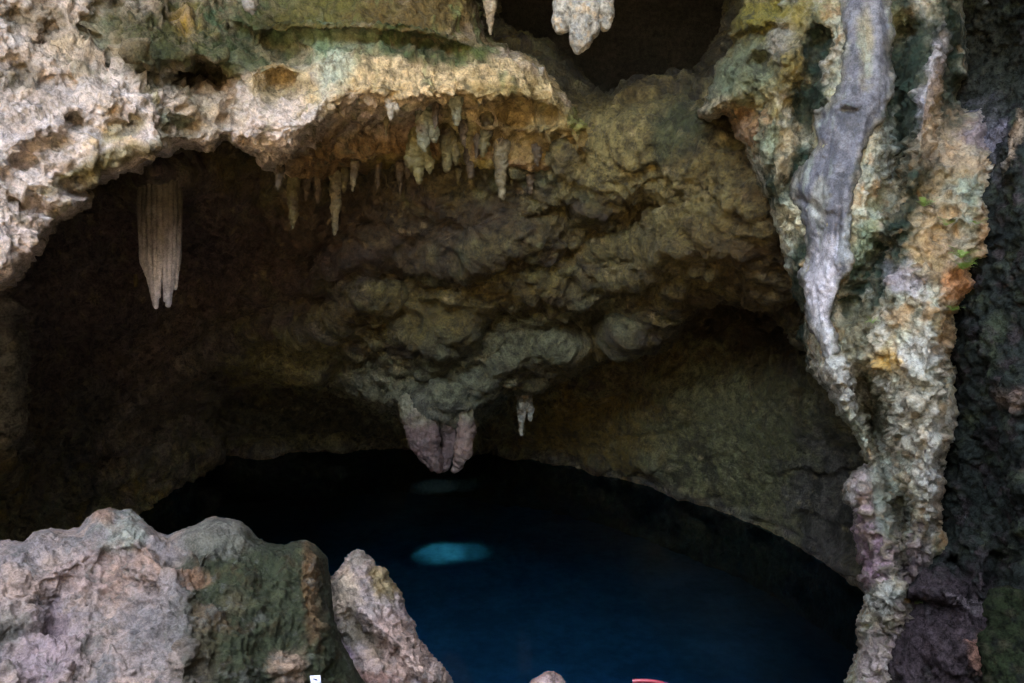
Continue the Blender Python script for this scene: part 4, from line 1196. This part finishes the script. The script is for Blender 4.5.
c = zones(c, px, py, P, [(360, 558, 14, 12, 0, (0.22, 0.20, 0.17), 0.8), (384, 583, 16, 22, -20, (0.34, 0.27, 0.14), 0.75), (345, 577, 12, 8, -30, (0.48, 0.36, 0.27), 0.6), (340, 590, 12, 12, 0, (0.28, 0.31, 0.28), 0.7), (365, 600, 26, 14, 20, (0.44, 0.39, 0.38), 0.7),
                       (350, 635, 14, 18, 0, (0.15, 0.15, 0.13), 0.8), (347, 655, 10, 10, 0, (0.30, 0.24, 0.34), 0.8), (370, 640, 20, 12, 40, (0.2, 0.16, 0.11), 0.7), (400, 640, 20, 30, -40, (0.48, 0.36, 0.33), 0.7), (370, 680, 40, 14, 0, (0.22, 0.13, 0.11), 0.8), (410, 625, 6, 30, -30, (0.26, 0.22, 0.24), 0.6)], s=7)
lich = fbm(P, 14.0, 4, 0.65, off=61) + 0.5 * fbm(P, 3, 2, off=66)
c = zones(c, px, py, P, [(343, 600, 16, 30, 0, (0.56, 0.47, 0.38), 0.8), (410, 650, 24, 30, -35, (0.54, 0.41, 0.36), 0.6)], s=7)
c = lerp(vivid(c, 1.25, (1.05, 1.0, 0.92)) * 0.8, c * 0.3, 0.7 * sstep(0.05, 0.38, fbm(P, 5.5, 5, 0.65, off=111)))
c = lerp(c, (0.09, 0.085, 0.07), 0.6 * sstep(0.18, 0.42, lich))
o = link_mesh('boulder', P, Q, M_fine, c, org=at(390, 683, 5.4))
tag(o, 'smaller pinkish pointed boulder with an ochre top beside the big boulder', 'boulder', 'boulders in front of the pool')

# small brown stone at the bottom edge, mossy boulder at the side
P, Q = cone_mesh([(at(541, 690, 4.6), 0.07, at(556, 688, 4.62), 0.06), (at(548, 684, 4.65), 0.06, at(553, 700, 4.6), 0.09), (at(550, 700, 4.6), .12, at(550, 1000, 4.4), .4)], 0.04, 0.012)
P = roughen(P, Q, 0.02, 9, 0.014, 24)
o = link_mesh('stone', P, Q, M_fine, palette(P, [(0.22, 0.15, 0.13), (0.30, 0.22, 0.2), (0.14, 0.10, 0.09)], 8), org=P.mean(0))
tag(o, 'small brown stone tip poking up alone at the near edge of the dark water', 'stone')
P, Q = cone_mesh([(at(1018, 612, 4.9), 0.14, at(1030, 640, 4.8), 0.2), (at(1012, 650, 4.75), 0.12, at(1022, 700, 4.6), 0.22), (at(1045, 640, 4.8), .25, at(1060, 800, 4.4), .45), (at(1040, 800, 4.4), .4, at(1060, 1100, 4.0), .5)], 0.06, 0.018)
P = roughen(P, Q, 0.09, 4, 0.05, 14)
o = link_mesh('boulder', P, Q, M_dark, palette(P, [(0.010, 0.014, 0.007), (0.007, 0.008, 0.007), (0.018, 0.018, 0.011)], 9), org=P.mean(0))  # moss colours lowered further to paint in the corner's shade
tag(o, 'green moss-covered boulder in the bottom corner against the dark side wall', 'boulder')

# ================================================================== ferns on the column
def fern_mesh(seed, size):
    r = random.Random(seed)
    V, Fc = [], []
    for k in range(11):
        az = r.uniform(0, 2 * math.pi)
        L = size * r.uniform(0.6, 1.1)
        lift = r.uniform(0.7, 1.7)
        prev = None
        for i in range(9):
            t = i / 8
            rad = L * t
            z = L * (lift * t - 0.85 * t * t)
            q = np.array([math.cos(az) * rad, math.sin(az) * rad - 0.5 * rad, z])
            if prev is not None:
                d = q - prev
                d /= np.linalg.norm(d) + 1e-9
                s = np.cross(d, [0, 0, 1.0])
                s /= np.linalg.norm(s) + 1e-9
                wl = L * 0.26 * math.sin(math.pi * (0.12 + 0.85 * t)) + 0.002
                for sg in (-1, 1):
                    b = len(V)
                    tip = q + sg * s * wl + d * wl * 0.4 + np.array([0, 0, -0.15 * wl])
                    V += [prev, prev + d * L * 0.06, tip + d * L * 0.02, tip - d * L * 0.03]
                    Fc.append((b, b + 1, b + 2, b + 3))
            prev = q
    return np.array(V), np.array(Fc)


M_leaf, nt, bs = new_mat('fern_leaf')
nz = nt.nodes.new('ShaderNodeTexNoise')
nz.inputs['Scale'].default_value = 30
rp = nt.nodes.new('ShaderNodeValToRGB')
rp.color_ramp.elements[0].color = (0.11, 0.21, 0.03, 1)
rp.color_ramp.elements[1].color = (0.22, 0.36, 0.07, 1)
nt.links.new(nz.outputs['Fac'], rp.inputs['Fac'])
nt.links.new(rp.outputs['Color'], bs.inputs['Base Color'])
bs.inputs['Roughness'].default_value = 0.55
ferns = [(917, 203, 0.075, 'bright small fern tuft on the orange rock, highest of the ferns on the column'), (940, 229, 0.06, 'small fern tuft second from the top, on the grey rock of the column'),
         (956, 254, 0.085, 'dense bright fern tuft on the column directly above the widest fern'), (960, 273, 0.10, 'widest fern tuft spreading over the orange patch of the column'),
         (969, 226, 0.05, 'little fern tuft nearest the column edge by the dark side wall'), (952, 311, 0.05, 'tiny fern tuft below the widest fern at the foot of the orange patch'),
         (866, 318, 0.05, 'faint small fern on the dark band beside the pale flowstone foot'), (921, 596, 0.05, 'yellow-green fern tuft alone near the foot of the column')]
cpx, cpy = pix(COLUMN_P)
for i, (fx, fy, sz, lab) in enumerate(ferns):
    m = (np.abs(cpx - fx) < 4) & (np.abs(cpy - fy) < 4)
    pos = COLUMN_P[m][np.argmin(COLUMN_P[m][:, 1])] + np.array([0, -0.06, 0]) if m.any() else at(fx, fy, 6.3)
    V, Fc = fern_mesh(50 + i, sz * 1.5)
    o = link_mesh('fern', V, Fc, M_leaf, smooth=False)
    o.location = pos
    tag(o, lab, 'fern', 'ferns growing on the rock column')

# ================================================================== small white sign and red rail
def box(cx, cy, cz, sx, sy, sz):
    V = np.array([(cx + a * sx / 2, cy + b * sy / 2, cz + d * sz / 2) for a in (-1, 1) for b in (-1, 1) for d in (-1, 1)])
    Fb = np.array([(0, 1, 3, 2), (4, 6, 7, 5), (0, 4, 5, 1), (2, 3, 7, 6), (0, 2, 6, 4), (1, 5, 7, 3)])
    return V, Fb


sp = at(316, 683, 4.1)
sign = empty('sign', tuple(sp))
tag(sign, 'small white sign plate with a dark blue mark, at the foot of the big boulder', 'sign')
bpy.context.view_layer.update()
m = 4.1 / F
V, Fb = box(0, 0, 0, 11 * m, 0.006, 17 * m)
ang = math.radians(-4)
R = np.array([[math.cos(ang), 0, math.sin(ang)], [0, 1, 0], [-math.sin(ang), 0, math.cos(ang)]])
link_mesh('plate', V @ R.T, Fb, plain_mat('white_paint', (0.62, 0.64, 0.75), 0.4), parent=sign, smooth=False)
# the mark: a small bird-like swoosh
mk = [(-3.6, 1.6), (-2.0, 2.4), (0.2, 1.9), (2.2, 0.6), (3.4, -0.8), (1.6, -0.6), (-0.4, -0.5), (-1.2, 0.5), (-2.4, 0.9)]
Vm = [np.array((x * m * .8, -0.0045, 4.0 * m + y * m * .8)) for x, y in mk]
Vb = [v + np.array((0, 0.001, 0)) for v in Vm]
me = bpy.data.meshes.new('emblem')
nn = len(mk)
me.from_pydata([tuple(R @ v) for v in Vm + Vb], [], [tuple(range(nn)), tuple(range(2 * nn - 1, nn - 1, -1))] + [(i, i + nn, (i + 1) % nn + nn, (i + 1) % nn) for i in range(nn)])
me.materials.append(plain_mat('dark_blue_paint', (0.03, 0.05, 0.14), 0.5))
o = bpy.data.objects.new('emblem', me)
COL.objects.link(o)
o.parent = sign
V, Fb = box(0, 0.012, -0.30, 0.012, 0.012, 0.55)
link_mesh('post', V, Fb, plain_mat('grey_metal', (0.3, 0.3, 0.3), 0.4, 1.0), parent=sign, smooth=False)


def tube(path, r, seg=12, caps=True):
    path = [np.array(p, float) for p in path]
    V, Fc = [], []
    for i, p in enumerate(path):
        d = path[min(i + 1, len(path) - 1)] - path[max(i - 1, 0)]
        d /= np.linalg.norm(d)
        s = np.cross(d, [0, 1.0, 0])
        s /= np.linalg.norm(s) + 1e-9
        u = np.cross(s, d)
        for k in range(seg):
            a = 2 * math.pi * k / seg
            V.append(p + r * (math.cos(a) * s + math.sin(a) * u))
    for i in range(len(path) - 1):
        for k in range(seg):
            Fc.append((i * seg + k, i * seg + (k + 1) % seg, (i + 1) * seg + (k + 1) % seg, (i + 1) * seg + k))
    return np.array(V), np.array(Fc)


M_red = plain_mat('red_paint', (0.20, 0.025, 0.04), 0.35, bump=0.3, scale=60)
Yr = 3.3
rail = empty('handrail', tuple(at(650, 683, Yr)))
tag(rail, 'curved red handrail top just showing over the near edge of the water', 'handrail')
bpy.context.view_layer.update()
arc = [at(x, y, Yr) for x, y in ((632.5, 681.4), (636, 680.8), (642, 680.6), (650, 681.0), (658, 682.2), (666, 684.2), (676, 688), (690, 697), (705, 712), (720, 735))]
V, Fc = tube(arc, 2.1 * Yr / F)
link_mesh('top_rail', V - np.array(rail.location), Fc, M_red, parent=rail)
V, Fc = tube([at(634, 682, Yr), at(634, 720, Yr), at(634, 1000, Yr)], 2.0 * Yr / F)
link_mesh('post', V - np.array(rail.location), Fc, M_red, parent=rail)
V, Fc = tube([at(719, 733, Yr), at(721, 800, Yr), at(722, 1000, Yr)], 2.0 * Yr / F)
link_mesh('post', V - np.array(rail.location), Fc, M_red, parent=rail)


# ================================================================== water, bed, ground, added rock that shapes the light
def grid_sheet(name, u, v, fn, mat, col, keep=None, kind='structure', label=None, rough=0.0, off=0.0):
    U, Vv = np.meshgrid(u, v, indexing='ij')
    P = np.stack(fn(U.ravel(), Vv.ravel()), 1)
    nu, nv = len(u), len(v)
    idx = np.arange(nu * nv).reshape(nu, nv)
    Q = np.stack([idx[:-1, :-1].ravel(), idx[1:, :-1].ravel(), idx[1:, 1:].ravel(), idx[:-1, 1:].ravel()], 1)
    n = vnormals(P, Q)
    if rough:
        P = P + n * (rough * fbm(P, 0.45, 5, 0.55, True, off=off))[:, None]
    if keep is not None:
        Q = Q[keep(P[Q].mean(1))]
    c = palette(P, col, 0.8, off) if isinstance(col, list) else None
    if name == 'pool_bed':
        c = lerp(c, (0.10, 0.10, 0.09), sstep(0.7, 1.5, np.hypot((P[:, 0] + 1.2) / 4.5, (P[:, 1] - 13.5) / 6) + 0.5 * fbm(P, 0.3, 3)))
    o = link_mesh(name, P, Q, mat, c)
    tag(o, label, kind=kind)
    return o


M_bed = rock_mat('pool_bed', fine=6, bump=0.3, dist=0.05, mottle=0.25)
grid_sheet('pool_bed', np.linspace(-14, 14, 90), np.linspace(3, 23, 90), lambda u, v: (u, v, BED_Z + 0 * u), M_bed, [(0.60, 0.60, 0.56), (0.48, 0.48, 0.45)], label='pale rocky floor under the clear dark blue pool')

M_water = bpy.data.materials.new('pool_water')
M_water.use_nodes = True
nt = M_water.node_tree
nt.nodes.remove(nt.nodes['Principled BSDF'])
N, L = nt.nodes.new, nt.links.new
tr = N('ShaderNodeBsdfTransparent')
tr.inputs['Color'].default_value = (0.0, 0.25, 0.39, 1)
gl = N('ShaderNodeBsdfGlossy')
gl.inputs['Roughness'].default_value = 0.10
fr = N('ShaderNodeFresnel')
fr.inputs['IOR'].default_value = 1.33
mx = N('ShaderNodeMixShader')
geo = N('ShaderNodeNewGeometry')
nz = N('ShaderNodeTexNoise')
nz.inputs['Scale'].default_value = 2.2
nz.inputs['Detail'].default_value = 3
bp = N('ShaderNodeBump')
bp.inputs['Strength'].default_value = 0.12
bp.inputs['Distance'].default_value = 0.03
L(geo.outputs['Position'], nz.inputs['Vector'])
L(nz.outputs['Fac'], bp.inputs['Height'])
L(bp.outputs[0], gl.inputs['Normal'])
L(bp.outputs[0], fr.inputs['Normal'])
L(fr.outputs[0], mx.inputs['Fac'])
df = N('ShaderNodeBsdfDiffuse')                    # light scattered back by the water itself
df.inputs['Color'].default_value = (0.002, 0.09, 0.16, 1)
body = N('ShaderNodeMixShader')
body.inputs['Fac'].default_value = 0.018
L(tr.outputs[0], body.inputs[1])
L(df.outputs[0], body.inputs[2])
L(body.outputs[0], mx.inputs[1])
L(gl.outputs[0], mx.inputs[2])
L(mx.outputs[0], nt.nodes['Material Output'].inputs['Surface'])
grid_sheet('water', np.linspace(-14, 14, 30), np.linspace(4.5, 22.5, 30), lambda u, v: (u, v, 0 * u), M_water, None, label='still dark blue pool water filling the cave floor')

GRC = [(0.24, 0.21, 0.16), (0.18, 0.16, 0.11), (0.30, 0.26, 0.20)]


def ground_z(u, v):
    return (u, v, np.interp(v, [-30, 1.6, 2.4, 4.0, 5.6, 6.6], [3.9, 3.9, 3.5, 1.5, 0.0, -1.6]) + 0.35 * sstep(3, 7, np.abs(u)) * sstep(7, 0, v))


grid_sheet('ground', np.linspace(-14, 14, 110), np.linspace(-14, 6.6, 110), ground_z, M_near, GRC, label='rocky ground ledge at the viewer side of the pool', rough=0.12)

WC = [(0.05, 0.045, 0.035), (0.035, 0.03, 0.025), (0.07, 0.06, 0.045)]
ROOF_Z = 12.2
grid_sheet('unseen_roof', np.linspace(-15, 15, 340), np.linspace(-15, 24, 440), lambda u, v: (u, v, ROOF_Z + 0 * u), M_far, WC, keep=lambda c_: (shaft_field(c_) > 1.0) & (np.hypot((c_[:, 0] + 3.0) / 6.5, (c_[:, 1] + 3.4) / 6.0) + 0.12 * np.sin(5 * np.arctan2(c_[:, 1] + 3.4, c_[:, 0] + 3)) > 1), label='unseen rock roof above the pool, shaped to block the sun and sky', rough=0.0)  # out-of-view roof; its opening is shaped to steer the sky light
grid_sheet('blocker_back', np.concatenate([np.linspace(-15, -4, 40), np.linspace(-3.95, 1, 140), np.linspace(1.1, 15, 50)]), np.concatenate([np.linspace(-3, 5.5, 50), np.linspace(5.55, 11, 160), np.linspace(11.1, 12.3, 10)]), lambda u, v: (u, 23.0 + 0 * u, v), M_far, WC, keep=lambda c_: (shaft_field(c_) > 1.0) | ((fbm(c_, 5.0, 3) < 0.08) & (c_[:, 0] < -1.6)), label='added sheet behind the inner wall that blocks stray light and dims the sun', rough=0.0)  # sheet added against stray sky light, perforated to dim the sun
grid_sheet('unseen_wall', np.linspace(-14, 23.1, 120), np.linspace(-3, 12.3, 60), lambda u, v: (-12.0 + 2.0 * sstep(6, -6, u) - 0.12 * v, u, v), M_far, GRC, label='unseen rock side of the cave mouth, shaped to block low light', rough=0.5)  # walls out of view round the viewer, raised to block low sky light
grid_sheet('unseen_wall', np.linspace(-14, 23.1, 120), np.linspace(-3, 12.3, 60), lambda u, v: (11.0 - 4.5 * sstep(6, -4, u), u, v), M_far, GRC, label='unseen rock side of the cave mouth, shaped to block low light', rough=0.5, off=9)
grid_sheet('unseen_wall', np.linspace(-15, 15, 80), np.linspace(-3, 12.4, 40), lambda u, v: (u, -13.0 + 0.1 * v, v), M_far, GRC, label='unseen rock side of the cave mouth, shaped to block low light', rough=0.4, off=5)

# ================================================================== light and camera
sc = bpy.context.scene
world = bpy.data.worlds.new('World')
sc.world = world
world.use_nodes = True
nt = world.node_tree
sky = nt.nodes.new('ShaderNodeTexSky')
sky.sky_type = 'NISHITA'
sky.sun_disc = False
sky.sun_elevation = SUN_EL
sky.sun_rotation = SUN_AZ
sky.dust_density = 4.0
sky.air_density = 0.8
sky.ozone_density = 0.6
bg = nt.nodes['Background']
bg.inputs['Strength'].default_value = 0.15
nt.links.new(sky.outputs[0], bg.inputs['Color'])

sun = bpy.data.lights.new('sun', 'SUN')
sun.energy = 2.0
sun.angle = math.radians(3.5)
sun.color = (1.0, 0.95, 0.88)
so = bpy.data.objects.new('sun', sun)
COL.objects.link(so)
from mathutils import Vector
so.rotation_euler = Vector(SUN_D).to_track_quat('Z', 'Y').to_euler()
so.location = (0, 0, 20)

cam = bpy.data.cameras.new('camera')
cam.sensor_width = 36.0
cam.lens = 36.0 * F / W
cam.clip_end = 500
cam.clip_start = 0.05
co = bpy.data.objects.new('camera', cam)
COL.objects.link(co)
co.location = EYE
co.rotation_euler = (math.radians(90) - PITCH, 0, 0)
sc.camera = co

sc.render.engine = 'CYCLES'
sc.cycles.use_denoising = True
sc.cycles.max_bounces = 8
sc.cycles.diffuse_bounces = 7
sc.cycles.transparent_max_bounces = 8
sc.cycles.sample_clamp_indirect = 10
sc.view_settings.view_transform = 'Standard'
sc.view_settings.look = 'None'
sc.view_settings.exposure = 6.0
sc.view_settings.use_white_balance = True
sc.view_settings.white_balance_temperature = 9000
sc.view_settings.white_balance_tint = 10
sc.view_settings.gamma = 1.0
